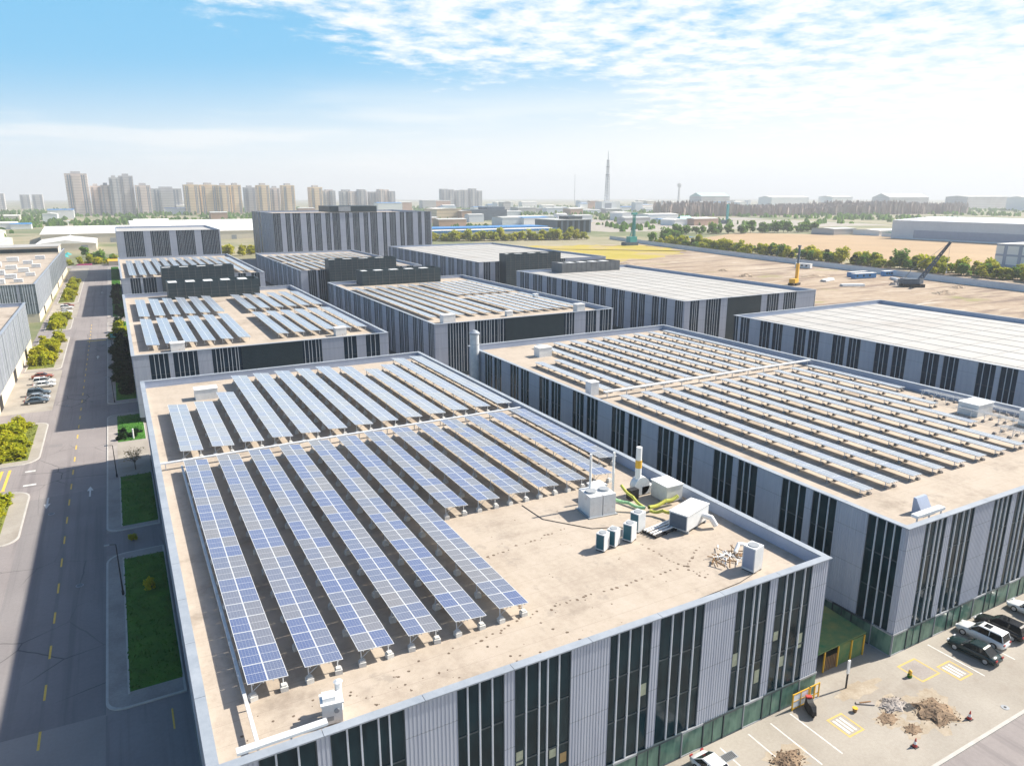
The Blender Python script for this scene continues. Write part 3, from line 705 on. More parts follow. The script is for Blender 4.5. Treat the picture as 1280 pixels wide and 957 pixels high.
def solar_row(x, y, n, zr, label, group, modules=False, ballast=True, k=1.):
    t = thing('solar_row', label, 'solar panels', (x, y, zr), 0, group)
    if modules:
        for i in range(n):
            for j in range(2):
                put('solar_module', MODULE if modules == 1 else MODULE_GLARE, t, (j*RW/2*cos(TILT), i*MP, 1.45-j*RW/2*sin(TILT)), rot=(0, TILT, 0))
    else: put('panel_surface', array_mesh(n, k, TILT if k == 1 else rad(3)), t)
    put('support_frame', frame_mesh(n, 2, k, TILT if k == 1 else rad(3)), t)
    if ballast:
        ys = [.5+i*(n*MP-1)/max(1, n//2) for i in range(n//2+1)]
        for yy in ys:
            for xx in (.3*k, 2.3*k): put('ballast_block', BALLAST if k == 1 else BALLAST_S, t, (xx, yy-.2, 0), random.uniform(-.2,.2))
    return t
zA = HA-1.25
gA = 'solar rows on the nearest roof'
for i in range(13):
    x = 4.1+3.7*i
    y0 = 43.4 if i < 6 else (63.0 if i < 12 else 67.2)
    n = int(round((89.8-y0)/MP)); y0 = 89.8-n*MP
    o_ = ORD[i] if i < 12 else 'last'
    solar_row(x, y0, n, zA, '%s %s solar row from the left in the near bank on the nearest roof' % (o_, 'long' if i < 6 else 'shorter'), gA, True)
for i in range(13):
    x = 4.1+3.7*i
    y1 = [117, 118.8, 122, 132.4,132.4,132.4,132.4,132.4,130.4,127,127.5,131.5,131.5][i]
    n = int((y1-93.5)/MP)
    o_ = ORD[i] if i < 12 else 'last'
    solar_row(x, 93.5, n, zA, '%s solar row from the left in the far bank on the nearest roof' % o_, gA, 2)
gB = 'solar rows on the right hand roof'
for i in range(11):
    x = 68.9+4.42*i; y0 = 45.2 if i < 8 else (54, 62, 70)[i-8]
    n = int(round((89.9-y0)/MP)); o_ = ORD[i] if i < 10 else 'last'
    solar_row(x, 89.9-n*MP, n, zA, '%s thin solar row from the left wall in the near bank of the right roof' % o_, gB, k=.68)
for i in range(11):
    x = 68.9+4.42*i; y1 = 118.6 if i < 2 else 131.8
    o_ = ORD[i] if i < 10 else 'last'
    solar_row(x, 93.8, int((y1-93.8)/MP), zA, '%s thin solar row from the left wall in the far bank of the right roof' % o_, gB, k=.68)
for i in range(3):
    x = 68.9+4.42*(8+i); y0 = 46.5; n = int(((54,62,70)[i]-y0-2)/MP)
    t = thing('bare_rack', '%s bare support rack without panels before the short rows of the right roof' % ('left','middle','right')[i], 'support rack', (x, y0, zA), 0, 'bare racks on the right roof')
    put('support_frame', frame_mesh(n, 1), t)
    for k in range(n+1):
        for xx in (.3, 2.3): put('ballast_block', BALLAST_S, t, (xx, .5+k*MP*.93, 0), random.uniform(-.2,.2))
zC = HA-1.2; gC = 'solar rows on the roof beside the road'
for k, (ya, n, nm) in enumerate(((168.4, 18, 'near'), (211, 17, 'far'))):
    for i in range(6):
        if i == 1 and k == 0: pass
        solar_row(3.3+3.75*i, ya, n, zC, '%s solar row from the road in the %s left block behind the nearest roof' % (ORD[i], nm), gC, ballast=False)
    for i in range(6):
        solar_row(30.6+3.75*i, ya+.8, n-1, zC, '%s solar row from the roof gap in the %s right block behind the nearest roof' % (ORD[i], nm), gC, ballast=False)
zD = HA-1.1; gD = 'solar rows on the middle roof'
for i in range(6):
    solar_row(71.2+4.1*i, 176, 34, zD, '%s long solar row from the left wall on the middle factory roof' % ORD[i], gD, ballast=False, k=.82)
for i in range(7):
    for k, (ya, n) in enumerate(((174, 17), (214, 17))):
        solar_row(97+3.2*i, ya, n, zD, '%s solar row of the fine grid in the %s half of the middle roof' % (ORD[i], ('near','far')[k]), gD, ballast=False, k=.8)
zG = HA-1.0
for i in range(13):
    ya = 324 if i < 3 or i > 10 else 332
    solar_row(3.6+3.75*i, ya, 36, zG, '%s solar row from the road on the distant roof below the taller pale block' % (ORD[i] if i < 12 else 'last'), 'solar rows on the distant roof by the road', ballast=False)
for i in range(11):
    for k, (ya, n) in enumerate(((322, 20), (368, 20))):
        solar_row(72+4.4*i, ya, n, zG, '%s solar row from the left in the %s bank before the grey office block' % (ORD[i], ('near','far')[k]), 'solar rows before the grey office block', ballast=False, k=.82)

# ------------------------------------------------------------------ rooftop equipment
def box_thing(name, label, cat, x, y, z, sx, sy, sz, mat='white_metal', lid=True, group=None, rz=0, legs=True):
    t = thing(name, label, cat, (x, y, z), rz, group)
    b = MB(); b.box(-sx/2, -sy/2, .15 if legs else 0, sx/2, sy/2, sz); b.build('cabinet', M[mat], t)
    if lid: b = MB(); b.box(-sx/2-.08, -sy/2-.08, sz, sx/2+.08, sy/2+.08, sz+.1); b.build('lid', M['white_paint'], t)
    if legs: b = MB(); b.box(-sx/2+.05, -sy/2+.05, 0, -sx/2+.25, sy/2-.05, .15); b.box(sx/2-.25, -sy/2+.05, 0, sx/2-.05, sy/2-.05, .15); b.build('skid', M['grey_metal'], t)
    return t
box_thing('roof_hatch', 'white hatch box at the back left of the nearest roof', 'roof hatch', 10.2, 123.6, zA, 3.4, 2.2, 1.7, legs=False)
box_thing('roof_hatch', 'white hatch box at the back left of the right hand roof', 'roof hatch', 75.3, 124.4, zA, 3.0, 2.2, 1.9, legs=False)
box_thing('roof_hatch', 'white hatch box at the front left of the roof behind the nearest one', 'roof hatch', 9.2, 166.6, zC, 2.8, 2, 1.7, legs=False)
box_thing('roof_hatch', 'white hatch box at the front right of the roof behind the nearest one', 'roof hatch', 44.6, 167, zC, 2.6, 2, 1.9, legs=False)
box_thing('roof_hatch', 'white hatch box at the front left of the middle factory roof', 'roof hatch', 73.8, 170, zD, 3.4, 2.4, 2.2, legs=False)
box_thing('roof_hatch', 'white hatch box at the front right of the middle factory roof', 'roof hatch', 113.5, 168, zD, 2.6, 2.2, 2.4, legs=False)
box_thing('roof_hatch', 'grey metal box beside the left parapet of the right roof', 'roof box', 67.2, 95.0, zA, 1.6, 1.6, 2.2, 'galv', legs=False)
box_thing('roof_hatch', 'white box near the right parapet of the right hand roof', 'roof box', 112.4, 58, zA, 4, 3, 1.8, legs=False)
box_thing('roof_hatch', 'white box by the right edge of the photograph on the right hand roof', 'roof box', 113.6, 50.4, zA, 3.2, 2.6, 2.2, legs=False)
for k, (x, y, s) in enumerate(((93, 172, 1.4), (106, 258, 1.8), (118, 200, 1.2))):
    box_thing('roof_hatch', ('small white box between the two solar blocks of the middle roof','white box at the back of the middle roof right of the dark screen','small white box near the right parapet of the middle roof')[k], 'roof box', x, y, zD, s*1.3, s, s, legs=False)
# cable trays
def tray(label, pts, w=.45, h=.18, z=0, step=4.0, mat='white_metal'):
    (x0,y0),(x1,y1) = pts
    t = thing('cable_tray', label, 'cable tray', (x0, y0, zA)); Ln = math.hypot(x1-x0, y1-y0); a = math.atan2(y1-y0, x1-x0)
    t.rotation_euler.z = a
    b = MB(); b.box(0, -w/2, z, Ln, w/2, z+h); b.build('trough', M[mat], t)
    b = MB(); q = .5
    while q < Ln: b.box(q, -.06, 0, q+.1, .06, z); q += step
    b.build('stand', M['galv'], t); return t
tray('white cable tray crossing the nearest roof between the two banks', ((1.6,91.4),(51.4,91.4)), .45, .14, .85, 4.0, 'galv')
tray('white cable tray crossing the right hand roof between its two banks', ((67.5,91.9),(116.5,91.9)), .7, .2, 1.0)
tray('white conduit running along the left edge of the first long solar row', ((3.86,38.2),(3.86,90)), .22, .2, .6)
tray('broad white cable tray lying along the front left parapet of the nearest roof', ((2.6,37.65),(7.8,37.65)), .5, .18, 1.27, 2.5)
# inverter cabinet at the front left
t = thing('inverter_cabinet', 'white rooftop cabinet with round cap near the front left parapet', 'cabinet', (8.5, 39.3, zA), rad(-8))
b = MB(); b.box(-.6,-.5,.1,.6,.5,1.5); b.build('cabinet', M['white_metal'], t)
b = MB(); b.poly([(-.7,-.6),(.7,-.6),(.7,.6),(-.7,.6)], 1.5, 1.6); b.cbox(-.15,0,1.75,.8,.7,.3); b.build('lid', M['white_paint'], t)
b = MB(); b.tube((.55,.8,0),(.55,.8,2.1),.22,n=12); b.tube((.55,.8,2.1),(.55,.8,2.2),.3,.1,n=12); b.build('vent_pipe', M['white_metal'], t)
b = MB(); b.tube((.25,-.51,1.0),(.25,-.56,1.0),.16,n=12); b.box(-.35,-.52,.35,.05,-.5,.65); b.build('gauge', M['grey_metal'], t)
# AC outdoor units
def ac(label, x, y, rz, s=1, group=None):
    t = thing('air_conditioner', label, 'air conditioner', (x, y, zA), rz, group)
    b = MB(); b.box(-.5*s,-.45*s,.12,.5*s,.45*s,1.75*s); b.build('casing', M['white_metal'], t)
    b = MB(); b.box(-.5*s-.02,-.38*s,.25*s,-.5*s-.002,.38*s,1.65*s); b.build('coil_grille', M['teal_dark' if s < 1.3 else 'blue_grey'], t)
    b = MB(); b.tube((0,0,1.75*s),(0,0,1.75*s+.06),.36*s,n=14); b.build('fan_guard', M['grey_metal'], t)
    b = MB(); b.box(-.45*s,-.45*s,0,-.3*s,.45*s,.12); b.box(.3*s,-.45*s,0,.45*s,.45*s,.12); b.build('foot', M['black'], t)
    return t
g = 'air conditioners in a row on the nearest roof'
ac('leftmost white air conditioner of the row before the black pipe rack', 36.8, 49.6, rad(25), 1, g)
ac('second white air conditioner of the row, between its leftmost neighbour and the teal grille', 38.2, 49.8, rad(25), 1, g)
ac('third white air conditioner of the row with a teal side grille', 40.2, 49.9, rad(25), 1.05, g)
ac('taller white air conditioner at the right end of the row by the pipe rack', 42.2, 51.2, rad(15), 1.15, g)
ac('lone white air conditioner by the front right corner of the nearest roof', 46.3, 40.2, rad(12), 1.35)
# exhaust plant near the right parapet
t = thing('cooling_unit', 'pale cooling unit with two cells at the left of the exhaust plant', 'cooling unit', (41.2, 56.8, zA), rad(-6))
b = MB(); b.box(-1.5,-1.3,.1,-.05,1.3,2.3); b.box(.05,-1.3,.1,1.5,1.3,2.3); b.build('casing', M['white_metal'], t)
b = MB(); b.box(-1.7,-1.5,0,1.7,1.5,.1); b.build('base_frame', M['grey_metal'], t)
b = MB()
for x in (-.78,.78): b.tube((x,0,2.3),(x,0,2.5),.6,.55,n=14)
b.build('fan_ring', M['grey_metal'], t)
for i, (x, y, h, nm) in enumerate(((41.0, 57.8, 6.1, 'left'), (44.6, 58.6, 5.4, 'right'))):
    t = thing('vent_pipe', '%s of two slim white vent pipes behind the cooling unit' % nm, 'pipe', (x, y, zA))
    b = MB(); b.tube((0,0,0),(0,0,h),.13,n=8); b.build('pipe', M['white_paint'], t)
    b = MB(); b.cbox(0,0,.1,.6,.6,.2); b.build('base_plate', M['galv'], t)
t = thing('exhaust_fan', 'white exhaust fan with tall stack and yellow band by the right parapet', 'exhaust fan', (48.0, 58.2, zA))
b = MB(); b.tube((0,-.45,1.1),(0,.45,1.1),1.05,n=18); b.box(.0,-.45,.1,1.6,.45,1.0); b.build('fan_housing', M['white_metal'], t)
b = MB(); b.tube((-.3,0,1.8),(-.3,0,3.2),.35,n=12,m=0); b.tube((-.3,0,3.2),(-.3,0,4.1),.37,n=12,m=1); b.tube((-.3,0,4.1),(-.3,0,5.6),.32,n=12,m=0); b.build('stack', [M['white_paint'], M['yellow']], t)
b = MB(); b.cbox(-1.6,-.8,.7,1.1,.8,1.1); b.build('motor', M['black'], t)
box_thing('filter_box', 'beige filter box touching the right parapet beside the exhaust fan', 'filter box', 49.9, 55.9, zA, 2.2, 2.6, 1.9, 'concrete')
box_thing('filter_box', 'small white box behind the two slim vent pipes', 'box', 43.2, 59.6, zA, 1.6, 1.4, 1.6)
b = MB(); b.hose([(42.6,56.8,zA+1.5),(44.2,55.3,zA+.9),(45.4,54.0,zA+.6)], .2); tag(b.build('flexible_hose', M['hose_green']), 'green flexible hose from the cooling unit across the roof', 'hose')
b = MB(); b.hose([(45.4,58.2,zA+1.6),(45.6,56.4,zA+.9),(45.5,54.2,zA+.5)], .17); tag(b.build('flexible_hose', M['hose']), 'yellow hose dropping from the right vent pipe', 'hose')
b = MB(); b.hose([(45.8,53.9,zA+.6),(48.3,54.2,zA+.7),(50.0,54.2,zA+.9)], .22); tag(b.build('flexible_hose', M['hose']), 'long yellow green hose leading right to the beige filter box', 'hose')
b = MB(); b.hose([(45.5,53.4,zA+.5),(46.4,52.4,zA+.7),(46.9,51.2,zA+1.0)], .19); tag(b.build('flexible_hose', M['hose']), 'yellow green hose ending at the long white duct', 'hose')
t = thing('air_handler', 'long white air handling box with dark open end near the right parapet', 'air handler', (47.4, 49.6, zA), rad(18))
b = MB(); b.box(-2.1,-1.0,.35,2.1,1.0,1.95); b.build('casing', M['white_metal'], t)
b = MB(); b.box(-2.16,-.9,.45,-2.1,.9,1.85); b.build('intake_grille', M['dark_block'], t)
b = MB(); b.box(-2.15,-1.06,1.95,2.15,1.06,2.04); b.build('roof_panel', M['white_paint'], t)
b = MB(); b.path([(1.0,-1.0,1.1),(1.0,-1.9,1.1),(1.3,-2.3,.3)], .28, 10); b.build('outlet_pipe', M['white_paint'], t)
b = MB()
for x in (-1.7,0,1.7): b.box(x-.1,-1,0,x+.1,1,.35)
b.build('skid', M['grey_metal'], t)
t = thing('pipe_rack', 'low black pipe rack with pale pipes leading from the row of air conditioners', 'pipe rack', (43.0, 49.8, zA), rad(8))
b = MB(); b.box(-.6,-.9,.1,3.6,-.8,.2); b.box(-.6,.8,.1,3.6,.9,.2)
for x in (-.5,1,2.4,3.5): b.box(x-.05,-.9,0,x+.05,.9,.25)
b.build('frame', M['black'], t)
b = MB()
for yy in (-.6,-.2,.25,.6): b.tube((-.6,yy,.36),(3.6,yy,.36),.1,n=6)
b.build('pipe', M['white_paint'], t)
b = MB(); b.path([(42.2,50.4,zA+.04),(41.0,52.6,zA+.04),(38.4,53.6,zA+.04),(35.2,57.8,zA+.04),(35.0,61.8,zA+.04)], .035, 5); tag(b.build('cable', M['black']), 'thin black cable from the row of air conditioners back to the panels', 'cable')
b = MB(); b.path([(46.2,39.6,zA+.04),(43.6,39.0,zA+.04),(36.2,38.6,zA+.04),(28.0,38.4,zA+.04),(9.6,38.6,zA+.04)], .03, 5); tag(b.build('cable', M['black']), 'thin black cable along the front parapet of the nearest roof', 'cable')
# scrap heap on the roof
t = thing('scrap_pile', 'heap of white metal offcuts beside the lone air conditioner', 'scrap pile', (45.9, 42.5, zA))
b = MB(); r = random.Random(3)
for i in range(46):
    a = r.uniform(0, pi); x, y = r.gauss(0,1.0), r.gauss(0,.55); l = r.uniform(.4,1.5)
    b.tube((x-cos(a)*l/2, y-sin(a)*l/2, r.uniform(.05,.3)), (x+cos(a)*l/2, y+sin(a)*l/2, r.uniform(.05,.6)), r.uniform(.03,.08), n=4, m=r.choice((0,0,1)))
b.build('offcut', [M['white_paint'], M['rust']], t)
b = MB(); b.path([(.9,.2,.4),(1.6,.5,.9),(2.3,.2,.8),(2.7,-.3,.2)], .18, 8); b.build('bent_pipe', M['white_paint'], t)
# B: front left roof corner pieces
t = thing('roof_vent', 'slanted blue grey vent cowl at the front left corner of the right roof', 'vent', (71.0, 39.9, zA))
b = MB(); b.add([(-.9,-.5,0),(.9,-.5,0),(.9,.8,0),(-.9,.8,0),(-.9,.5,1.7),(.9,.5,1.7),(.9,.8,1.7),(-.9,.8,1.7)], [(3,2,1,0),(4,5,6,7),(0,1,5,4),(1,2,6,5),(2,3,7,6),(3,0,4,7)]); b.build('cowl', M['parapet'], t)
b = MB(); b.box(-1,-.6,0,1,.9,.08); b.build('base_plate', M['coping'], t)
tray('white cable tray along the front left parapet of the right hand roof', ((66.4,38.2),(71.0,38.2)), .7, .3, 1.25, 2)
t = thing('exhaust_stack', 'tall pale cylinder standing against the back left corner of the right factory', 'exhaust stack', (62.6, 130.6, 0))
b = MB(); b.tube((0,0,0),(0,0,17.6),.95,n=20); b.build('cylinder', M['galv'], t)
b = MB(); b.tube((0,0,17.6),(0,0,17.9),1.1,n=20); b.tube((0,0,17.9),(0,0,18.4),1.05,.4,n=20); b.build('cap', M['coping'], t)
b = MB()
for z in (4,8,12,15.5): b.tube((0,0,z),(0,0,z+.15),1.0,n=20)
b.box(.9,-.1,11.9,1.25,.1,12.2); b.build('bracket', M['steel'], t)
# L2 roof equipment and L1
for k, (x, y, s) in enumerate(((-40, 328, 2.6), (-34, 332, 1.8), (-46, 340, 3), (-38, 348, 2.4), (-32, 356, 2), (-44, 366, 2.8), (-36, 376, 2.4), (-50, 352, 3), (-42, 392, 2.6), (-33, 398, 2.2), (-50, 410, 3), (-38, 420, 2.4), (-46, 440, 3), (-35, 450, 2.6))):
    box_thing('rooftop_unit', 'pale rooftop unit on the second finned building left of the road', 'rooftop unit', x, y, HA-1.1, s*1.6, s, s*.7, ('white_metal','galv')[k % 2], group='units on the second finned roof')

# ------------------------------------------------------------------ trees and plants
def crown_mesh(mat, R, Hc, n, leaf, seed, flat_=1.0):
    r = random.Random(seed); b = MB(); blobs = []
    for _ in range(15):
        a = r.uniform(0, 2*pi); q = r.uniform(.05,.85)*R; zz = r.uniform(.12,.92)
        blobs.append((cos(a)*q*(1.15-zz*.55), sin(a)*q*(1.15-zz*.55), zz*Hc, r.uniform(.17,.42)*R))
    for _ in range(n):
        bx, by, bz, br = r.choice(blobs)
        u, v = r.uniform(0, 2*pi), math.acos(r.uniform(-1,1)); q = br*(r.random()**.4)
        p = (bx+q*sin(v)*cos(u), by+q*sin(v)*sin(u), max(.05, bz+q*cos(v)*flat_))
        s = leaf*r.uniform(.6,1.4); a1 = r.uniform(0, 2*pi); tz = r.uniform(-.8,.8)
        e1 = (cos(a1)*s, sin(a1)*s, tz*s*.6); e2 = (-sin(a1)*s*.7, cos(a1)*s*.7, r.uniform(-.5,.9)*s)
        b.add([(p[0]-e1[0],p[1]-e1[1],p[2]-e1[2]), (p[0]+e2[0],p[1]+e2[1],p[2]+e2[2]), (p[0]+e1[0],p[1]+e1[1],p[2]+e1[2]), (p[0]-e2[0],p[1]-e2[1],p[2]-e2[2])], [(0,1,2,3)])
    return b.mesh('crown', mat)
def tree_proto(name, label, mat, R, Hc, trunk, n, leaf, seed, group):
    t = thing(name, label, 'tree', (0, 0, -500), 0, group)
    me = crown_mesh(mat, R, Hc, n, leaf, seed); put('crown', me, t, (0, 0, trunk))
    r = random.Random(seed); b = MB(); top = trunk+Hc*.6
    b.tube((0,0,0),(0,0,trunk),.16,.12,7); b.tube((0,0,trunk),(.1,.05,top),.12,.04,6)
    for k in range(5):
        a = k*1.3; b.tube((0,0,trunk*.8+.2*k),(cos(a)*R*.5,sin(a)*R*.5,trunk+Hc*r.uniform(.3,.6)),.07,.02,5)
    b.build('trunk', M['bark'], t); index_kids(t); return t
PROTO = {}
def trees(kind, label, spots, group, smin=.8, smax=1.25):
    k = PROTO.setdefault(kind, {})
    for i, (x, y, *s) in enumerate(spots):
        if 'p' not in k: k['p'] = [make_proto(kind, j, label, group) for j in range(5)]
        src = k['p']
        p = src[i % 5]; f = (s[0] if s else 1)*random.uniform(smin, smax)
        c = copy_tree(p, (x, y, 0), random.uniform(0, 6.28), label, None, (f*random.uniform(.8,1.2), f*random.uniform(.8,1.2), f*random.uniform(.7,1.3)))
        c['group'] = group
PROTOS_USED = []
def make_proto(kind, j, label, group):
    nm, mat, R, Hc, tr, n, lf = {'yellow': ('broadleaf_tree','leaf_yellow',3.9,4.7,.6,1100,.46), 'green': ('broadleaf_tree','leaf_green',3.9,4.9,.7,1100,.46),
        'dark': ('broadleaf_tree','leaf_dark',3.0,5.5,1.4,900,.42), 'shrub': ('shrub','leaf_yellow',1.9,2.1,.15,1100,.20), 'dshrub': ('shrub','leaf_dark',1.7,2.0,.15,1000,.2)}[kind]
    t = tree_proto(nm, label, M[mat], R, Hc, tr, n, lf, 11+j*7+len(kind), group); PROTOS_USED.append(t); return t
R_ = random.Random(21)
def jit(x, y, a, b=None): return (x+R_.uniform(-a,a), y+R_.uniform(-(b or a),(b or a)))
# belt behind the site wall
pts = []
line = [(428,196),(430,240),(433,300),(440,400),(452,540)]
for (xa,ya),(xb,yb) in zip(line[:-1], line[1:]):
    n = int(math.hypot(xb-xa,yb-ya)/2.7)
    for i in range(n): pts.append(jit(xa+(xb-xa)*i/n+R_.uniform(0,14), ya+(yb-ya)*i/n, 2.0))
ga = [p for i, p in enumerate(pts) if i % 3 != 1]; gb_ = [p for i, p in enumerate(pts) if i % 3 == 1]; gd_ = gb_[::3]; gb_ = [p for i, p in enumerate(gb_) if i % 3]
trees('yellow', 'yellow green tree in the belt behind the long site wall', ga, 'yellow green trees behind the site wall', 1.15, 1.6)
trees('green', 'green tree among yellow ones behind the long site wall', gb_, 'green trees behind the site wall', 1.0, 1.5)
trees('dark', 'dark green tree among the yellow ones behind the site wall', gd_, 'dark trees behind the site wall', .8, 1.2)
pts = [jit(600+200*i/25, 674-30*i/25, 6) for i in range(26)]
trees('green', 'green tree in the row beyond the tan field', pts, 'trees beyond the tan field', 1.5, 2.3)
pts = [jit(470+130*i/24, 560+115*i/24, 5) for i in range(25)][::2]
trees('green', 'green tree in the row left of the tan field', pts, 'trees left of the tan field', 1.2, 1.8)
pts = [jit(285+150*i/33, 700-45*i/33, 3) for i in range(34)]+[jit(300+140*i/15, 684-40*i/15, 3) for i in range(16)]
trees('yellow', 'yellow tree in the row before the long blue roofed warehouse', pts, 'yellow trees before the blue roofed warehouse', 1.3, 1.9)
pts = [jit(76+75*i/17, 590+60*R_.random(), 5) for i in range(18)]
trees('yellow', 'yellow tree between the pale block and the grey office block', pts, 'yellow trees between the two tall blocks', 1.1, 1.6)
trees('dark', 'dark tree beside the grey office block', [(136,690),(142,700),(148,720)], 'dark trees beside the grey office block', 1.1, 1.5)
trees('green', 'green tree at the far end of the road', [(-9,575),(-3,590),(-14,610),(-20,640),(-35,800),(-28,805)], 'green trees at the end of the road', 1, 1.5)
trees('yellow', 'yellow tree by the crossroads at the far end of the road', [(-6,566),(-11,568),(0,570),(-22,566),(-28,568),(-16,568)], 'yellow trees by the far crossroads', .9, 1.3)
trees('yellow', 'yellow green tree on the right pavement of the road', [(-2,262),(-1.5,270),(-2.4,276)], 'yellow green trees on the right pavement', .7, .9)
# hedges on the left islands and on the right verge
for lab, (x0,y0,x1,y1), n, grp in (
    ('yellow green shrub on the left island beside the side road', (-23,146,-18.6,166), 26, 'shrubs on the island beside the side road'),
    ('yellow green shrub on the small left island before the side road', (-23,110,-19,125), 7, 'shrubs on the small left island'),
    ('yellow green shrub on the left island behind the parked cars', (-24,227,-19,270), 36, 'shrubs behind the parked cars'),
    ('yellow green shrub on the left island before the second finned building', (-24,292,-19,315), 22, 'shrubs before the second finned building'),
    ('yellow green shrub on the farthest left island', (-24,368,-19,462), 26, 'shrubs on the farthest left island')):
    trees('shrub', lab, [(R_.uniform(x0,x1), R_.uniform(y0,y1)) for _ in range(n)], grp, .7, 1.25)
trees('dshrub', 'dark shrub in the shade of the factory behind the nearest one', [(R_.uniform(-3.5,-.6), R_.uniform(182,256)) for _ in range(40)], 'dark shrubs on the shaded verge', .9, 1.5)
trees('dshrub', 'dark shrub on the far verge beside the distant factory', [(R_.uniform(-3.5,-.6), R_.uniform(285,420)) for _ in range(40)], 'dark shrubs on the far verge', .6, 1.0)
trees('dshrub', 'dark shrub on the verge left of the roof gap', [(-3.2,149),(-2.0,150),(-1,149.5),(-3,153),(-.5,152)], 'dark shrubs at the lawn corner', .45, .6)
trees('shrub', 'small shrub on the pale ledge of the shaded lawn', [(-1.2,87),(-2.6,102.0)], 'small shrubs on the shaded lawn', .4, .55)
# bare autumn tree beside the light paving
t = thing('bare_tree', 'small bare brown tree beside the light paving near the wall', 'tree', (-1.5, 130.5, .14))
b = MB(); b.tube((0,0,0),(0,0,1.4),.09,.07,7); r = random.Random(5); ends = []
for k in range(9):
    a = k*.7; e = (cos(a)*r.uniform(.7,1.4), sin(a)*r.uniform(.7,1.4), r.uniform(2.2,3.6)); b.tube((0,0,1.1+.04*k),e,.05,.015,5); ends.append(e)
    for q in range(3):
        f = (e[0]*.6+r.uniform(-.7,.7), e[1]*.6+r.uniform(-.7,.7), 1.8+r.uniform(.3,1.8)); b.tube((e[0]*.55,e[1]*.55,1.1+(e[2]-1.1)*.55),f,.025,.01,4); ends.append(f)
b.build('trunk', M['bark'], t)
b = MB()
for e in ends:
    for q in range(7):
        x, y, z = e[0]+r.gauss(0,.25), e[1]+r.gauss(0,.25), e[2]+r.gauss(0,.25); s = r.uniform(.05,.11)
        b.add([(x-s,y,z),(x,y+s,z+s*.5),(x+s,y,z),(x,y-s,z-s*.3)], [(0,1,2,3)])
b.build('crown', M['leaf_dry'], t)
for p in PROTOS_USED:       # the sources themselves are not needed
    for ch in list(p.children): bpy.data.objects.remove(ch)
    bpy.data.objects.remove(p)
# far bare wood that reads as one brown mass
b = MB(); r = random.Random(8); M['twig'] = noisy('twig', (.28,.22,.19), (.40,.325,.285), .02, .3, .95)
for i in range(5200):
    q = r.random()**.8; u = 1+.16*r.random(); x = (1060+900*q)*u; y = (1275-150*q)*u+r.uniform(-15,15); h = (24+5*math.sin(x*.011+1)+3.5*math.sin(x*.037))*r.uniform(.78,1.15)
    a = r.uniform(0, pi); w_ = r.uniform(1.2,5.5); k = r.uniform(.5,.75)
    b.add([(x-cos(a)*w_*.3,y-sin(a)*w_*.3,0),(x+cos(a)*w_*.3,y+sin(a)*w_*.3,0),(x+cos(a)*w_,y+sin(a)*w_,h*k),(x+cos(a)*w_*.5,y+sin(a)*w_*.5,h*.9),(x,y,h),(x-cos(a)*w_*.6,y-sin(a)*w_*.6,h*.88),(x-cos(a)*w_,y-sin(a)*w_,h*k*.9)], [(0,1,2,3,4,5,6)])
o = b.build('far_wood', M['twig']); tag(o, 'brown leafless wood in front of the right horizon', 'wood', kind='stuff')
# green scrub between far buildings, too many to count
b = MB(); r = random.Random(9)
for i in range(11000):
    x = r.uniform(-900, 2600); y = r.uniform(760, 2800)
    if -90 < x < 180 and y < 1020: continue
    if 250 < x < 560 and y < 830: continue
    if x > 560 and y < 700+.1*x: continue
    nq = math.sin(x*.012+1)*math.sin(y*.009+2)+math.sin(x*.031)*.5
    if nq < (.12 if y < 1250 else -.45): continue
    s = r.uniform(2.5,5.5); h = r.uniform(4,10)
    for k in range(3):
        a = r.uniform(0,pi); b.add([(x-cos(a)*s,y-sin(a)*s,0),(x+cos(a)*s,y+sin(a)*s,0),(x+cos(a)*s*.8,y+sin(a)*s*.8,h*.7),(x,y,h),(x-cos(a)*s*.9,y-sin(a)*s*.9,h*.6)], [(0,1,2,3,4)])
o = b.build('far_scrub', M['leaf_green']); tag(o, 'green scrub and far trees scattered over the plain', 'scrub', kind='stuff')

# ------------------------------------------------------------------ street things
def lamp(label, x, y, h):
    t = thing('street_lamp', label, 'street lamp', (x, y, .13), 0, 'street lamps along the right pavement')
    b = MB(); b.tube((0,0,0),(0,0,h),.09,.05,8); b.build('pole', M['black'], t)
    b = MB(); b.tube((0,0,0),(0,0,.5),.14,n=8); b.build('base', M['black'], t)
    b = MB(); b.tube((0,0,h),(-.7,0,h+.1),.04,n=6); b.build('arm', M['black'], t)
    b = MB(); b.cbox(-.9,0,h+.1,.55,.22,.1); b.build('lamp_head', M['grey_metal'], t)
lamp('black street lamp at the corner of the nearest shaded lawn', -4.05, 87, 6.4)
lamp('black street lamp beside the light paving and bare tree', -4.3, 128.2, 5.5)
lamp('black street lamp at the start of the dark shrubs', -4.3, 178.5, 5.8)
lamp('black street lamp beyond the second drive on the right pavement', -4.3, 236, 5.8)
t = thing('marker_post', 'short white marker post on the grass beside the light paving', 'post', (-1.3, 148.2, .13)); b = MB(); b.tube((0,0,0),(0,0,1.9),.14,n=8); b.build('post', M['white_paint'], t); b = MB(); b.ball((0,0,1.95),.17); b.build('cap', M['white_paint'], t)
t = thing('marker_post', 'teal topped marker on the small left island', 'post', (-20.6, 118.6, .2)); b = MB(); b.tube((0,0,0),(0,0,1.6),.16,n=8); b.build('post', M['white_paint'], t); b = MB(); b.cbox(0,0,1.7,.7,.5,.5); b.build('cap', M['teal'], t)
t = thing('notice_board', 'teal notice board on two posts by the far right pavement', 'sign', (-3.3, 257, .13)); b = MB(); b.box(-1.6,-.06,1.3,1.6,.06,2.6); b.build('board', M['teal'], t)
for x in (-1.3,1.3): b = MB(); b.tube((x,.1,0),(x,.1,2.5),.06,n=6); b.build('post', M['steel'], t)
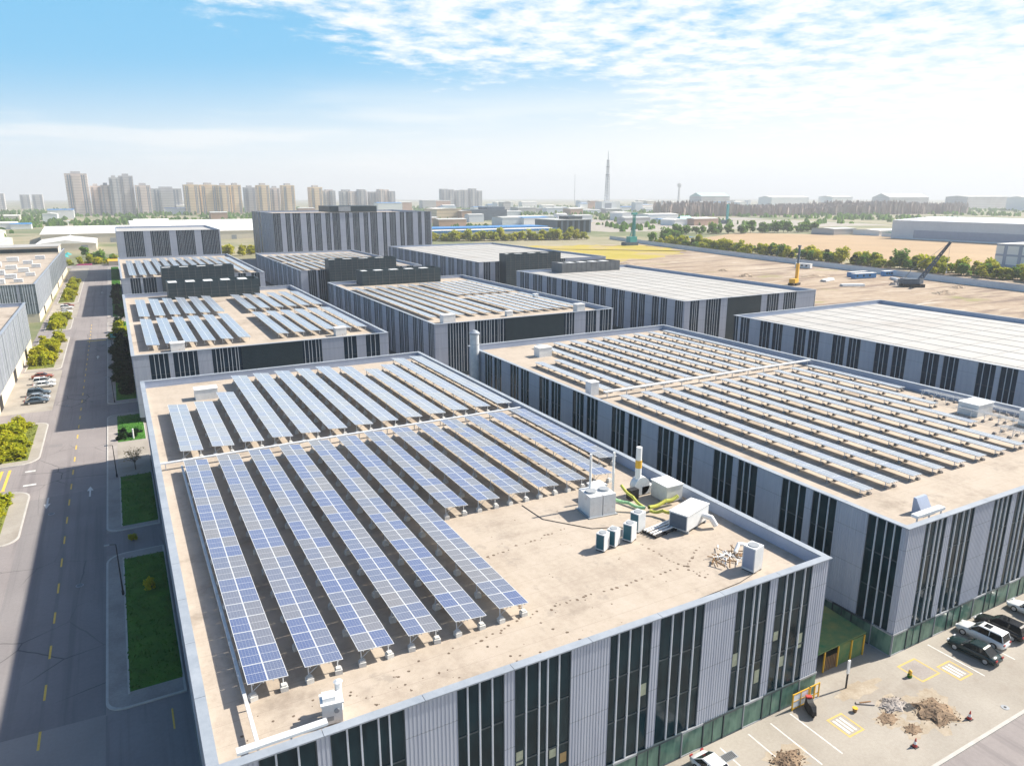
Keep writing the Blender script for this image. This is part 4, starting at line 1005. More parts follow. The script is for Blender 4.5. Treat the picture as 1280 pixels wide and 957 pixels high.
t = thing('manhole_cover', 'dark drain grating in the plaza by the glass front', 'drain', (39.6, 34.9, .02)); b = MB(); b.box(-.7,-.4,0,.7,.4,.03); b.build('frame', M['grey_metal'], t)
b = MB()
for i in range(9): b.box(-.62+i*.14,-.34,.03,-.55+i*.14,.34,.045)
b.build('grate', M['black'], t)
# cars
def car(label, x, y, rz, paint, kind='sedan', group=None):
    t = thing('parked_car', label, 'car', (x, y, .022), rz, group)
    L_, W_ = (4.8, .92) if kind == 'sedan' else (4.85, .95)
    hb = .92 if kind == 'sedan' else 1.05; roof = 1.46 if kind == 'sedan' else 1.74
    def key(): 
        b = MB()
        st = [(-L_/2,.62,.42,.62),(-L_/2+.12,.80,.30,hb-.18),(-L_/2+.5,.9,.26,hb-.04),(-L_/2+1.3,W_,.24,hb),(0,W_,.24,hb),(L_/2-1.5,W_,.24,hb-.02),(L_/2-.8,.9,.26,hb-.12),(L_/2-.25,.82,.28,hb-.24),(L_/2,.62,.42,.6)]
        rings = []
        for X0, w_, zb, zt in st:
            m_ = (zb+zt)/2
            rings.append([(X0,-w_*.92,zb),(X0,w_*.92,zb),(X0,w_,m_),(X0,w_*.97,zt-.08),(X0,w_*.84,zt),(X0,-w_*.84,zt),(X0,-w_*.97,zt-.08),(X0,-w_,m_)])
        b.loft(rings, 0, True); return b.mesh('body', paint)
    put('body', cached(('car', kind, paint.name), key), t)
    rear = -L_/2+(.55 if kind == 'sedan' else .12); front = L_/2-1.35
    rr, rf = rear+(.75 if kind == 'sedan' else .3), front-.85
    def cab(z0, z1, a0, a1, w0, w1):
        return [[(a0[0],-w0,z0),(a0[0],w0,z0),(a1[0],w1,z1),(a1[0],-w1,z1)], [(a0[1],-w0,z0),(a0[1],w0,z0),(a1[1],w1,z1),(a1[1],-w1,z1)]]
    def gl():
        b = MB(); b.loft(cab(hb-.05, roof-.06, (rear, front), (rr, rf), .82, .66), 0); return b.mesh('window', M['glass_car'])
    put('window', cached(('gl', kind), gl), t)
    def rf_():
        b = MB(); b.loft(cab(roof-.07, roof, (rr-.03, rf+.03), (rr+.15, rf-.15), .69, .6), 0)
        for s in (-1, 1):
            b.tube((rear+.05,s*.80,hb),(rr,s*.67,roof-.05),.045,n=5); b.tube((front-.05,s*.80,hb),(rf,s*.67,roof-.05),.04,n=5); b.tube(((rr+rf)/2,s*.77,hb),((rr+rf)/2,s*.68,roof-.05),.04,n=5)
        return b.mesh('roof', paint)
    put('roof', cached(('rf', kind, paint.name), rf_), t)
    if kind != 'sedan': b = MB(); b.box(rf-1.0,-.4,roof+.001,rf-.35,.4,roof+.02); b.build('sunroof', M['glass_car'], t)
    def whl():
        b = MB(); b.tube((0,-.11,0),(0,.11,0),.34,n=16); return b.mesh('wheel', M['tyre'])
    def rim():
        b = MB(); b.tube((0,-.125,0),(0,.125,0),.22,n=12); return b.mesh('rim', M['steel'])
    for sx in (-L_/2+.95, L_/2-.95):
        for sy in (-W_+.1, W_-.1):
            o = put('wheel', cached('whl', whl), t, (sx, sy, .34)); put('rim', cached('rim', rim), o)
    for sy in (-.6, .6):
        put('headlight', boxmesh('headlight', .12, .34, .16, 'lamp_clear', -.17), t, (L_/2-.2, sy, .6))
        put('tail_light', boxmesh('tail_light', .1, .3, .18, 'lamp_red', -.15), t, (-L_/2+.02, sy, .66))
        put('mirror', boxmesh('mirror', .16, .2, .13, 'black', -.1), t, (front-.35, sy*1.62, hb))
P_dark = flat('car_dark_green', (.012,.03,.032), .2); P_white = flat('car_white', (.75,.76,.76), .25); P_black = flat('car_black', (.012,.013,.015), .2)
P_silver = flat('car_silver', (.42,.45,.48), .3, .5); P_grey = flat('car_grey', (.10,.13,.16), .25, .3); P_red = flat('car_red', (.28,.08,.05), .3)
car('dark green sedan parked nose to the glass front, beside the white bay line', 71.5, 33.1, rad(94), P_dark)
car('white suv with sunroof parked right of the dark green sedan', 74.9, 34.2, rad(94), P_white, 'suv')
car('black car parked right of the white suv', 78.0, 34.0, rad(94), P_black, 'suv')
car('white car parked beyond the black car at the right edge', 84.3, 34.0, rad(92), P_white)
car('white car cut off by the bottom edge, parked at the nearest glass front', 37.0, 33.6, rad(-88), P_white)
car('dark grey car nearest the camera on the left parking strip', -19.6, 186.5, rad(2), P_grey)
car('silver car beside the dark grey one on the left parking strip', -19.6, 190.0, rad(-2), P_silver)
car('blue grey car between silver and white ones on the left parking strip', -19.7, 194.2, rad(1), P_grey, 'suv')
car('white car left of the road in front of the red brown car', -19.2, 202.4, rad(0), P_white)
car('white suv right behind the nearest white car on the left strip', -19.4, 206.2, rad(2), P_white, 'suv')
car('red brown car before the island shrubs on the left strip', -20.2, 213, rad(0), P_red)
car('silver car in the farther group on the left strip', -20.3, 325, rad(0), P_silver)
car('white car in the middle of the farther group on the left strip', -20.3, 333, rad(0), P_white)
car('white suv at the back of the farther group on the left strip', -20.5, 345, rad(0), P_white, 'suv')
car('red brown car far along the left strip', -20.3, 352, rad(0), P_red)
def heap(name, label, cat, x, y, rx, ry, h, mat, seed, n=16, hole=False, lumps=110):
    r = random.Random(seed); t = thing(name, label, cat, (x, y, .016)); b = MB(); m_ = 9; vs = [(0,0,h*r.uniform(.8,1))]; fs = []
    for j in range(1, m_+1):
        for i in range(n):
            q = j/m_; a = 2*pi*i/n; k = 1+.22*math.sin(i*2.3+seed)+r.uniform(-.08,.08)
            vs.append((cos(a)*rx*q*k, sin(a)*ry*q*k, max(0, h*(1-q)**.8+(r.uniform(-.1,.12)*h if j < m_ else 0)) if j < m_ else -.01))
    for i in range(n): fs.append((0, 1+i, 1+(i+1)%n))
    for j in range(m_-1):
        for i in range(n): fs.append((1+j*n+i, 1+(j+1)*n+i, 1+(j+1)*n+(i+1)%n, 1+j*n+(i+1)%n))
    b.add(vs, fs, 0, False); b.build('mound', mat, t)
    b = MB()
    for _ in range(lumps):
        a = r.uniform(0,2*pi); q = r.random()**.6; s = r.uniform(.025,.085)
        b.ball((cos(a)*rx*q*1.2, sin(a)*ry*q*1.2, h*max(0,1-q)**.8*.95+s*.2), s, 0, 5, 3, .7)
    tag(b.build('loose_stone', mat, t), kind='stuff'); return t
M['dust'] = noisy('dust', (.30,.24,.17), (.44,.38,.30), .8, 5, .95, .3)
def blot(x, y, rx, ry, seed):
    r = random.Random(seed); n = 26
    sheet('soil_spread', [(x+cos(2*pi*i/n)*rx*(k := r.uniform(.65,1.2)), y+sin(2*pi*i/n)*ry*k) for i in range(n)], .0205+seed*.0002, M['dust'])
blot(59.6,29.9,3.0,2.3,1); blot(57.4,32.2,2.1,1.3,2); blot(55.4,31.3,1.6,1.0,3); blot(56.1,29.5,1.5,1.0,4); blot(43.6,32.3,2.3,1.4,5); blot(56.5,35.2,3.0,.9,6); blot(61.5,31.6,1.6,.9,7)
# manholes on the road
for i, (x, y) in enumerate(((-8.6,92),(-12.9,117),(-8.3,160),(-13.6,181),(-8.5,214))):
    t = thing('manhole_cover', ('nearest round manhole cover on the road beside the shaded lawn','round manhole cover on the road left of the centre line before the side road','round manhole cover on the sunlit stretch of the road','round manhole cover on the road beside the dark grey parked car','farthest round manhole cover on the road')[i], 'manhole', (x, y, .014))
    b = MB(); b.tube((0,0,0),(0,0,.012),.42,n=18); b.build('frame', M['grey_metal'], t); b = MB(); b.tube((0,0,.012),(0,0,.02),.34,n=18); b.build('lid', M['dark_grey'], t)
# site clutter
g = 'spoil heaps scattered over the bare ground'
for i, (x, y, rx, ry, h, lb) in enumerate(((318,300,5,3,1.8,'brown spoil heap beyond the yellow piling rig'),(300,390,7,4,2.0,'brown spoil heap near the edge of the yellow field'),(372,210,5,3,1.4,'low spoil heap right of the crawler crane'),(330,330,4,3,1.2,'small spoil heap between the yellow rig and the site wall'),(345,200,7,4,1.6,'spoil heap in front of the crawler crane'))):
    heap('spoil_heap', lb, 'spoil heap', x, y, rx, ry, h, M['dirt'], 40+i, lumps=12)
for i, (x, y, a, lb) in enumerate(((340,262,.3,'bundle of pale pipes left of the blue site huts'),(331,240,-.4,'bundle of pale pipes between the yellow rig and the crane'),(376,246,.9,'bundle of pale pipes between the crane and the site huts'))):
    t = thing('pipe_stack', lb, 'pipes', (x, y, 0), a); b = MB()
    for k in range(5): b.tube((-6,k*.7-1.4,.35),(6,k*.7-1.4,.35),.33,n=8)
    for k in range(4): b.tube((-6,k*.7-1.05,.95),(6,k*.7-1.05,.95),.33,n=8)
    b.build('pipe', M['galv'], t); b = MB(); b.box(-4,-1.9,0,-3.6,1.9,.1); b.box(3.6,-1.9,0,4,1.9,.1); b.build('bearer', M['bark'], t)
# cones
for i, (x, y) in enumerate(((54.2, 28.2), (61.6, 27.9))):
    t = thing('traffic_cone', ('red and white cone left of the soil heap at the plaza kerb','red and white cone right of the soil heap')[i], 'traffic cone', (x, y, .016), 0, 'cones around the soil heap')
    b = MB(); b.tube((0,0,.05),(0,0,.3),.2,.15,12,0); b.tube((0,0,.3),(0,0,.55),.15,.09,12,1); b.tube((0,0,.55),(0,0,.85),.09,.03,12,0); b.build('cone', [M['red'], M['white_paint']], t)
    b = MB(); b.cbox(0,0,.025,.5,.5,.05); b.build('base', M['black'], t)
heap('soil_heap', 'large brown heap of dug soil on the plaza', 'soil heap', 59.8, 29.9, 2.0, 1.6, .62, M['soil'], 3)
heap('rubble_heap', 'grey rubble heap behind the soil heap by the dark pit', 'rubble heap', 57.3, 32.3, 1.4, .9, .4, M['sidewalk'], 5)
heap('soil_heap', 'small brown heap left of the large soil heap', 'soil heap', 55.3, 31.4, 1.0, .7, .16, M['soil'], 7, lumps=26)
heap('soil_heap', 'small brown heap in front of the large soil heap', 'soil heap', 56.0, 29.5, .9, .6, .15, M['soil'], 9, lumps=26)
heap('soil_heap', 'brown soil heap on the bay lines at the bottom edge', 'soil heap', 43.6, 32.3, 1.5, .9, .4, M['soil'], 11)
sheet('pit', [(57.6,31.1),(58.9,30.9),(59.0,31.7),(58.2,32.0),(57.5,31.7)], .0215, M['black'])
t = thing('timber_plank', 'grey plank lying on the plaza behind the grey rubble', 'plank', (55.2, 33.6, .016)); b = MB(); b.cbox(0,0,.06,1.6,.3,.12,rad(-35)); b.build('board', M['sidewalk'], t); b = MB(); b.cbox(.1,.05,.15,1.1,.12,.06,rad(-20)); b.build('batten', M['rust'], t)
t = thing('bucket', 'small orange bucket standing alone on the plaza', 'bucket', (53.5, 33.4, .016)); b = MB(); b.tube((0,0,0),(0,0,.4),.16,.22,12); b.build('pail', M['rust'], t); b = MB(); b.tube((0,0,.36),(0,0,.42),.24,n=12); b.build('rim', M['yellow'], t)
t = thing('hydrant', 'yellow hydrant with green base at the yellow painted box', 'hydrant', (62.4, 34.0, .016)); b = MB(); b.tube((0,0,.2),(0,0,.6),.17,n=10); b.ball((0,0,.62),.18); b.build('barrel', M['yellow'], t); b = MB(); b.tube((0,0,0),(0,0,.25),.22,n=10); b.tube((-.28,0,.4),(.28,0,.4),.08,n=8); b.build('base', M['lawn'], t)
t = thing('drain_cap', 'round dark drain cap near the plaza kerb at right', 'drain', (66.0, 27.2, .016)); b = MB(); b.tube((0,0,0),(0,0,.03),.35,n=14); b.build('lid', M['grey_metal'], t); b = MB(); b.tube((0,0,.03),(0,0,.05),.12,n=8); b.build('knob', M['black'], t)
# motor scooter / cart with dark cover
t = thing('covered_scooter', 'dark covered scooter with red front by the yellow railing', 'scooter', (49.9, 35.3, .016), rad(60))
b = MB(); b.loft([[(x,-w_,z0),(x,w_,z0),(x,w_*.7,z1),(x,-w_*.7,z1)] for x,w_,z0,z1 in ((-.95,.2,.35,.75),(-.6,.36,.25,1.1),(0,.4,.22,.95),(.5,.38,.25,1.2),(.85,.2,.4,1.05))], 0); b.build('cover', M['black'], t)
b = MB(); b.cbox(.55,0,1.15,.35,.5,.25); b.build('front_shield', M['red'], t)
for x in (-.65,.7):
    b = MB(); b.tube((x,-.06,.27),(x,.06,.27),.27,n=14); b.build('wheel', M['tyre'], t)
# yellow railing at the glass front's right end
t = thing('guard_railing', 'yellow railing with white infill at the right end of the nearest glass front', 'railing', (48.6, 36.2, .016))
b = MB()
for x in (0,1.0,2.0): b.box(x-.05,-.05,0,x+.05,.05,1.7)
for z in (.15,.9,1.65): b.box(0,-.04,z-.04,2.0,.04,z+.04)
b.build('frame', M['yellow'], t)
b = MB(); b.box(.06,-.02,.25,.94,.02,1.55); b.box(1.06,-.02,.25,1.94,.02,1.55); b.build('infill', M['white_paint'], t)
t = thing('guard_railing', 'open yellow railing by the corner under the nearest facade', 'railing', (51.0, 36.3, .016))
b = MB()
for x in (0,.6,1.2): b.box(x-.05,-.05,0,x+.05,.05,1.6)
for z in (.5,1.55): b.box(0,-.04,z-.04,1.2,.04,z+.04)
b.build('frame', M['yellow'], t); b = MB(); b.box(-.1,-.1,0,1.3,.1,.06); b.build('foot_rail', M['grey_metal'], t)
# shelter in the gap between the two near factories
t = thing('passage_shelter', 'mossy green roofed shelter in the gap between the two near factories', 'shelter', (58, 38.4, .016))
b = MB(); b.add([(-4.4,0,2.3),(3.6,0,2.5),(3.6,9,3.0),(-4.4,9,3.0),(-4.4,0,2.42),(3.6,0,2.62),(3.6,9,3.12),(-4.4,9,3.12)], [(3,2,1,0),(4,5,6,7),(0,1,5,4),(1,2,6,5),(2,3,7,6),(3,0,4,7)]); b.build('canopy', M['moss'], t)
for x in (-4.3,-2.4,-.4,1.6,3.5): b = MB(); b.box(x-.06,.02,0,x+.06,.14,2.3); b.build('post', M['yellow'], t)
b = MB(); b.box(3.4,.2,0,3.5,8.8,2.4); b.box(-.3,.15,0,3.4,.2,2.2); b.build('side_screen', M['moss'], t)
b = MB()
for i in range(8): b.box(-2.3+i*.24,.1,0,-2.2+i*.24,.14,1.6)
b.build('slat_gate', M['rust'], t)
t = thing('sign_post', 'slim sign post with white upper board before the shelter', 'sign', (55.6, 35.9, .016)); b = MB(); b.box(-.06,-.06,0,.06,.06,1.6); b.build('post', M['black'], t); b = MB(); b.box(-.14,-.07,1.6,.14,.07,3.0); b.build('board', M['white_paint'], t)

# ------------------------------------------------------------------ building site on the right
t = thing('site_wall', 'long grey site wall in front of the yellow green trees', 'wall', (0,0,0))
line = [(384,100),(384,183),(393,238),(401,294),(416,395),(445,533),(470,640)]
b = MB(); cp = MB(); ps = MB()
for (xa,ya),(xb,yb) in zip(line[:-1], line[1:]):
    Ln = math.hypot(xb-xa,yb-ya); a = math.atan2(yb-ya,xb-xa)
    b.cbox((xa+xb)/2,(ya+yb)/2,1.6,Ln,.3,3.2,a); cp.cbox((xa+xb)/2,(ya+yb)/2,3.3,Ln,.5,.2,a)
    for i in range(int(Ln/6)): ps.cbox(xa+(xb-xa)*i*6/Ln, ya+(yb-ya)*i*6/Ln, 1.62, .5, .5, 3.24, a)
b.build('panel', M['grey_wall'], t); cp.build('coping', M['coping'], t); ps.build('pier', M['grey_wall'], t)
def lattice(b, p0, p1, w0, w1, bays, r=.08, m=0):
    ax = Vector(p1)-Vector(p0); z = ax.normalized(); u = z.cross(Vector((0,0,1)) if abs(z.z) < .9 else Vector((1,0,0))).normalized(); v = z.cross(u)
    cs = lambda t_: [Vector(p0)+ax*t_+u*sx*(w0+(w1-w0)*t_)/2+v*sy*(w0+(w1-w0)*t_)/2 for sx,sy in ((-1,-1),(1,-1),(1,1),(-1,1))]
    for k in range(bays):
        a, c = cs(k/bays), cs((k+1)/bays)
        for i in range(4): b.tube(a[i], c[i], r, n=4, m=m, cap=False); b.tube(a[i], c[(i+1)%4], r*.7, n=3, m=m, cap=False); b.tube(c[i], c[(i+1)%4], r*.7, n=3, m=m, cap=False)
t = thing('crawler_crane', 'dark crawler crane with raised boom on the bare ground at right', 'crane', (356, 224, 0), rad(-35))
b = MB(); b.box(-5,-3.4,0,5,-1.8,1.6); b.box(-5,1.8,0,5,3.4,1.6); b.box(-2,-1.8,.5,2,1.8,1.4); b.build('track', M['black'], t)
b = MB(); b.box(-5.5,-2.2,1.7,2.5,2.2,4.2); b.box(-6.5,-2,1.8,-5.5,2,3.8); b.build('machine_house', M['dark_block'], t)
b = MB(); b.box(2.5,-2.2,1.8,4.4,-.4,4.6); b.build('cab', M['grey_metal'], t)
b = MB(); lattice(b, (2.6,0,2.2), (15.5,0,22.5), 1.6, .7, 12, .22); b.build('boom', M['dark_block'], t)
b = MB(); b.tube((-4,0,4.2),(-1,0,9),.2,n=5); b.tube((-1,0,9),(15.5,0,22.5),.08,n=4); b.tube((-1,0,9),(-5,0,4.2),.08,n=4); b.build('gantry', M['grey_metal'], t)
b = MB(); b.tube((15.6,0,22.3),(15.6,0,8),.07,n=4); b.cbox(15.6,0,7.6,.6,.6,.9); b.build('hook_block', M['steel'], t)
heap('spoil_heap', 'grey brown spoil heap piled behind the crawler crane', 'spoil heap', 361, 232, 9, 4, 4.0, M['sidewalk'], 17, lumps=30)
heap('spoil_heap', 'pale soil mound left of the blue site containers', 'spoil heap', 352, 280, 10, 4, 1.6, M['dirt'], 18, lumps=20)
t = thing('drill_rig', 'yellow piling rig with dark upper mast behind the white roof', 'piling rig', (309, 258, 0), rad(20))
b = MB(); b.box(-3,-2.2,0,3,-1.2,1.2); b.box(-3,1.2,0,3,2.2,1.2); b.build('track', M['black'], t)
b = MB(); b.box(-3.4,-1.6,1.3,1.6,1.6,3.4); b.build('machine_house', M['yellow'], t)
b = MB(); b.box(2.0,-.7,.3,3.4,.7,11.0); b.build('lower_mast', M['yellow'], t)
b = MB(); b.box(2.3,-.45,11.0,3.2,.45,19.5); b.cbox(2.7,0,19.9,1.6,1.2,.8); b.build('upper_mast', M['dark_block'], t)
t = thing('drill_rig', 'teal piling rig standing at the edge of the yellow field', 'piling rig', (427, 548, 0))
b = MB(); b.box(-8,-4,0,6,4,3); b.build('track', M['dark_block'], t)
b = MB(); b.box(-3,-3,3,5,3,8); b.build('machine_house', M['teal'], t)
b = MB(); lattice(b, (3,0,3), (3,0,28), 2.4, 1.8, 10, .28); b.box(2.3,-.6,3,3.7,.6,24); b.build('mast', M['teal'], t)
b = MB(); b.cbox(3,0,29,5,3,2); b.tube((-2,0,6),(3,0,20),.4,n=5); b.build('mast_head', M['teal'], t)
t = thing('drill_rig', 'slim green piling rig in the yard beyond the trees', 'piling rig', (905, 905, 0))
b = MB(); b.box(-8,-5,0,8,5,6); b.build('machine_house', M['dark_block'], t); b = MB(); b.box(-1.6,-1.6,6,1.6,1.6,32); b.build('mast', M['teal'], t)
t = thing('teal_shed', 'teal tent roofed shed in the yard beyond the trees', 'shed', (812, 905, 0)); b = MB(); b.box(-16,-8,0,16,8,6); b.build('wall', M['grey_wall'], t)
b = MB(); b.add([(-17,-9,6),(17,-9,6),(17,9,6),(-17,9,6),(-10,0,14),(10,0,14)], [(0,1,5,4),(1,2,5),(2,3,4,5),(3,0,4),(3,2,1,0)]); b.build('roof', M['teal'], t)
def container(label, x, y, rz, L_, mat, group):
    t = thing('site_container', label, 'container', (x, y, 0), rz, group)
    b = MB(); b.box(-L_/2,-1.5,.2,L_/2,1.5,2.9); b.build('wall', M[mat], t)
    b = MB(); b.box(-L_/2-.1,-1.6,2.9,L_/2+.1,1.6,3.05); b.build('roof', M['pale_roof'], t)
    for k in range(3): b = MB(); b.box(-L_/2+1+k*L_/3.4,-1.53,1.2,-L_/2+2.2+k*L_/3.4,-1.5,2.2); b.build('window', M['glass'], t)
container('blue site container with white roof, longest and nearest of the site huts', 369, 261, rad(-6), 16, 'blue', 'site containers')
container('blue site container behind the longest one', 373, 268, rad(-6), 13, 'blue', 'site containers')
container('short dark blue container standing right of the other site huts', 391, 262, rad(-10), 6, 'blue', 'site containers')
container('white site container left of the blue huts against the site wall', 388, 318, rad(-75), 10, 'white_paint', 'site containers')
# ------------------------------------------------------------------ background buildings
def shed(label, x0, y0, x1, y1, h, wall, roof, ridge=1.5, group=None, doors=0, band=None, rz=0, name='warehouse'):
    cx, cy = (x0+x1)/2, (y0+y1)/2; t = thing(name, label, 'building', (cx, cy, 0), rz, group); a, c_ = (x1-x0)/2, (y1-y0)/2
    b = MB(); b.box(-a,-c_,0,a,c_,h); b.build('wall', M[wall], t)
    b = MB(); o_ = .5
    b.add([(-a-o_,-c_-o_,h),(a+o_,-c_-o_,h),(a+o_,c_+o_,h),(-a-o_,c_+o_,h),(-a-o_,0,h+ridge),(a+o_,0,h+ridge)], [(0,1,5,4),(2,3,4,5),(1,2,5),(3,0,4),(3,2,1,0)]) if a >= c_ else \
    b.add([(-a-o_,-c_-o_,h),(a+o_,-c_-o_,h),(a+o_,c_+o_,h),(-a-o_,c_+o_,h),(0,-c_-o_,h+ridge),(0,c_+o_,h+ridge)], [(0,1,4),(1,2,5,4),(2,3,5),(3,0,4,5),(3,2,1,0)])
    b.build('roof', M[roof], t)
    if band: b = MB(); b.box(-a*.96,-c_-.15,h*.08,a*.98,-c_,h*.5); b.box(-a-.15,-c_*.9,h*.08,-a,c_*.75,h*.5); b.build('cladding_band', M[band], t)
    for k in range(doors): b = MB(); q = -a+(k+.6)*2*a/doors; b.box(q-2.5,-c_-.1,0,q+2.5,-c_,4.5); b.build('door', M['grey_metal'], t)
    return t
# big grey warehouse
shed('big pale grey warehouse with darker lower band at the right beyond the tan field', 752, 300, 900, 505, 19.5, 'grey_wall', 'grey_wall', 3, band='blue_grey')
t = shed('two storey white block with blue frame at the right edge beyond the trees', 512, 215, 575, 268, 14.6, 'white_paint', 'pale_roof', .6, name='office_block')
for z in (0.2, 6.8, 13.4): b = MB(); b.box(-31.7,-26.7,z,31.6,-26.5,z+1.2); b.box(-31.7,-26.5,z,-31.5,26.5,z+1.2); b.build('blue_band', M['blue_grey'], t)
for k in range(6): b = MB(); b.box(-31.75,-25.5+k*9,.3,-31.5,-23.5+k*9,14.4); b.build('pilaster', M['blue_grey'], t)
shed('low white shed beside the big grey warehouse', 782, 540, 830, 575, 6, 'white_paint', 'pale_roof', 1)
shed('low grey shed at the far edge of the tan field', 752, 578, 792, 610, 7, 'tower_grey', 'grey_roof', 1)
shed('low teal roofed shed at the corner of the big grey warehouse', 775, 512, 840, 532, 4.5, 'white_paint', 'teal', 1)
BW = shed('long white warehouse with blue roof edge behind the yellow trees', 290, 705, 445, 790, 9, 'white_paint', 'pale_roof', 1.5, band='white_metal')
b = MB(); b.box(-78.4, -43.6, 7.6, 78.4, -43.05, 9.9); b.box(-78.4, -20, 10.6, 78.4, 20, 11.4); b.build('roof_edge', M['blue'], BW)
t = thing('dark_office', 'dark blue office block at the right end of the blue roofed warehouse', 'building', (508, 790, 0)); b = MB(); b.box(-26,-22,0,26,30,16); b.build('wall', M['dark_block'], t)
b = MB(); b.box(-2,-14,16,18,10,20); b.build('penthouse', M['louvre'], t); b = MB(); b.box(-26.4,-22.4,16,26.4,30.4,16.5); b.build('roof', M['grey_roof'], t)
for k in range(6): b = MB(); b.box(-24+k*8.4,-22.2,1,-19+k*8.4,-22,15); b.build('window', M['glass'], t)
t = thing('dark_office', 'dark blue hall far behind the blue roofed warehouse', 'building', (632, 1275, 0)); b = MB(); b.box(-40,-25,0,40,25,20); b.build('wall', M['dark_block'], t); b = MB(); b.box(0,-20,20,38,20,25); b.build('penthouse', M['dark_block'], t)
shed('peach walled hall left of the far dark blue hall', 530, 1260, 580, 1320, 22, 'tower_tan', 'pale_roof', 1, name='hall')
shed('red brick hall between the peach hall and the dark blue hall', 572, 1240, 592, 1280, 18, 'brick_wall', 'grey_roof', 1, name='hall')
shed('cream walled long warehouse with white roof behind the tall pale block', -62, 835, 168, 990, 9, 'cream', 'pale_roof', 5, doors=6)
shed('cream walled warehouse with white roof left of the road end', -58, 720, -14, 800, 6, 'cream', 'pale_roof', 3, doors=2)
shed('second white roofed warehouse behind the cream one', 20, 1010, 230, 1150, 10, 'cream', 'pale_roof', 4)
for k, (x0,y0,x1,y1,h) in enumerate(((-220,560,-66,640,8),(-260,680,-80,790,9),(-300,830,-100,940,10))):
    shed(('nearest grey roofed warehouse at the left edge','second grey roofed warehouse from the front at the left edge','farthest grey roofed warehouse at the left edge')[k], x0,y0,x1,y1,h,'cream','grey_roof',3)
shed('low yellow roofed kiosk at the far right corner of the crossroads', -5, 552, 6, 560, 3, 'cream', 'yellow', 1, name='kiosk')
b = MB(); b.box(-24,563,0,-15,566,.7); tag(b.build('flower_bed', M['pink']), 'pink flower bed at the crossroads at the end of the road', 'flower bed')
for i, (x, y) in enumerate(((-37, 640), (-31, 622), (-31.5, 600))):
    t = thing('parasol', ('left and largest teal parasol at the far road end','teal parasol at right of the far road end group','nearest teal parasol of the far road end group')[i], 'parasol', (x, y, 0)); b = MB(); b.tube((0,0,0),(0,0,4),.1,n=6); b.build('pole', M['steel'], t); b = MB(); b.tube((0,0,3.4),(0,0,5.2),3.2-.4*i,.1,12); b.build('canopy', M['teal'], t)

def tower(label, x, y, w_, dp, h, mat, group=None, top=True):
    t = thing('apartment_tower', label, 'building', (x, y, 0), 0, group)
    b = MB(); b.box(-w_/2,-dp/2,0,w_/2,dp/2,h); b.box(-w_*.18,-dp/2-2,0,w_*.18,-dp/2,h-4); b.build('wall', M[mat], t)
    if top: b = MB(); b.box(-w_*.22,-dp*.25,h,w_*.22,dp*.25,h+5); b.build('roof_plant', M['tower_grey'], t)
    for k in (-.36,-.26,.26,.36):
        b = MB(); b.box(w_*k-w_*.03,-dp/2-.2,3,w_*k+w_*.03,-dp/2,h-3)
        b.build('window', M['tower_glass'], t)
    for k in (-.25,.05,.3):
        b = MB(); b.box(-w_/2-.2,dp*k-dp*.045,3,-w_/2,dp*k+dp*.045,h-3)
        b.build('window', M['tower_glass'], t)
    return t
TOWERS = [
('tallest pale tower at the left of the skyline', -60,2000,45,30,95,'tower_pink'),
('pale lower slab right of the tallest pale tower', -24,2020,22,34,68,'tower_pink'),
('pale lower slab touching the grey topped tower', -3,2005,20,32,70,'tower_pink'),
('grey topped tower standing left of its broader twin', 16,1990,20,30,87,'tower_grey'),
('broad grey topped tower, taller of the twin pair', 42,2030,31,30,92,'tower_grey'),
('pale slab right of the grey topped twins', 76,2010,33,30,70,'tower_pink'),
('low wide grey slab left of the tan towers', 138,2200,76,26,64,'tower_grey'),
('leftmost of the tan towers', 182,2000,33,34,72,'tower_tan'),
('second tan tower from the left', 223,2010,40,34,72,'tower_tan'),
('third tan tower from the left', 257,2000,27,34,71,'tower_tan'),
('fourth tan tower, right end of the close tan group', 287,2010,27,34,72,'tower_tan'),
('grey slab between the close tan group and the lone tan tower', 345,2150,30,26,68,'tower_grey'),
('lone tan tower right of the close tan group', 354,2000,30,34,72,'tower_tan'),
('slim pale tower between two lone tan towers', 399,2080,23,26,66,'tower_pink'),
('lone tan tower left of the grey office block', 417,2000,31,34,72,'tower_tan'),
('tan tower rising just behind the left of the grey office block', 492,2010,32,34,68,'tower_tan')]
for (lb, x, y, w_, dp, h, m_) in TOWERS: tower(lb, x, y, w_, dp, h, m_)
r = random.Random(4)
for k in range(14):
    tower('pale tower in the hazy row above the grey office block', 560+k*18, 2200+r.uniform(-60,80), r.uniform(14,24), 26, r.uniform(56,66), ('tower_pink','tower_grey')[k % 2], 'hazy pale towers above the office block', top=False)
for k in range(6):
    tower('mauve tower in the hazy cluster right of the office block', 1080+k*24+(k//2)*10, 2500, 24, 26, r.uniform(64,74), 'tower_grey', 'hazy mauve towers', top=False)
for k in range(5):
    tower('faint pale tower far off at the left edge of the skyline', -430+k*55, 3000+r.uniform(-200,200), 30, 26, r.uniform(46,66), 'tower_grey', 'faint towers at the left edge', top=False)
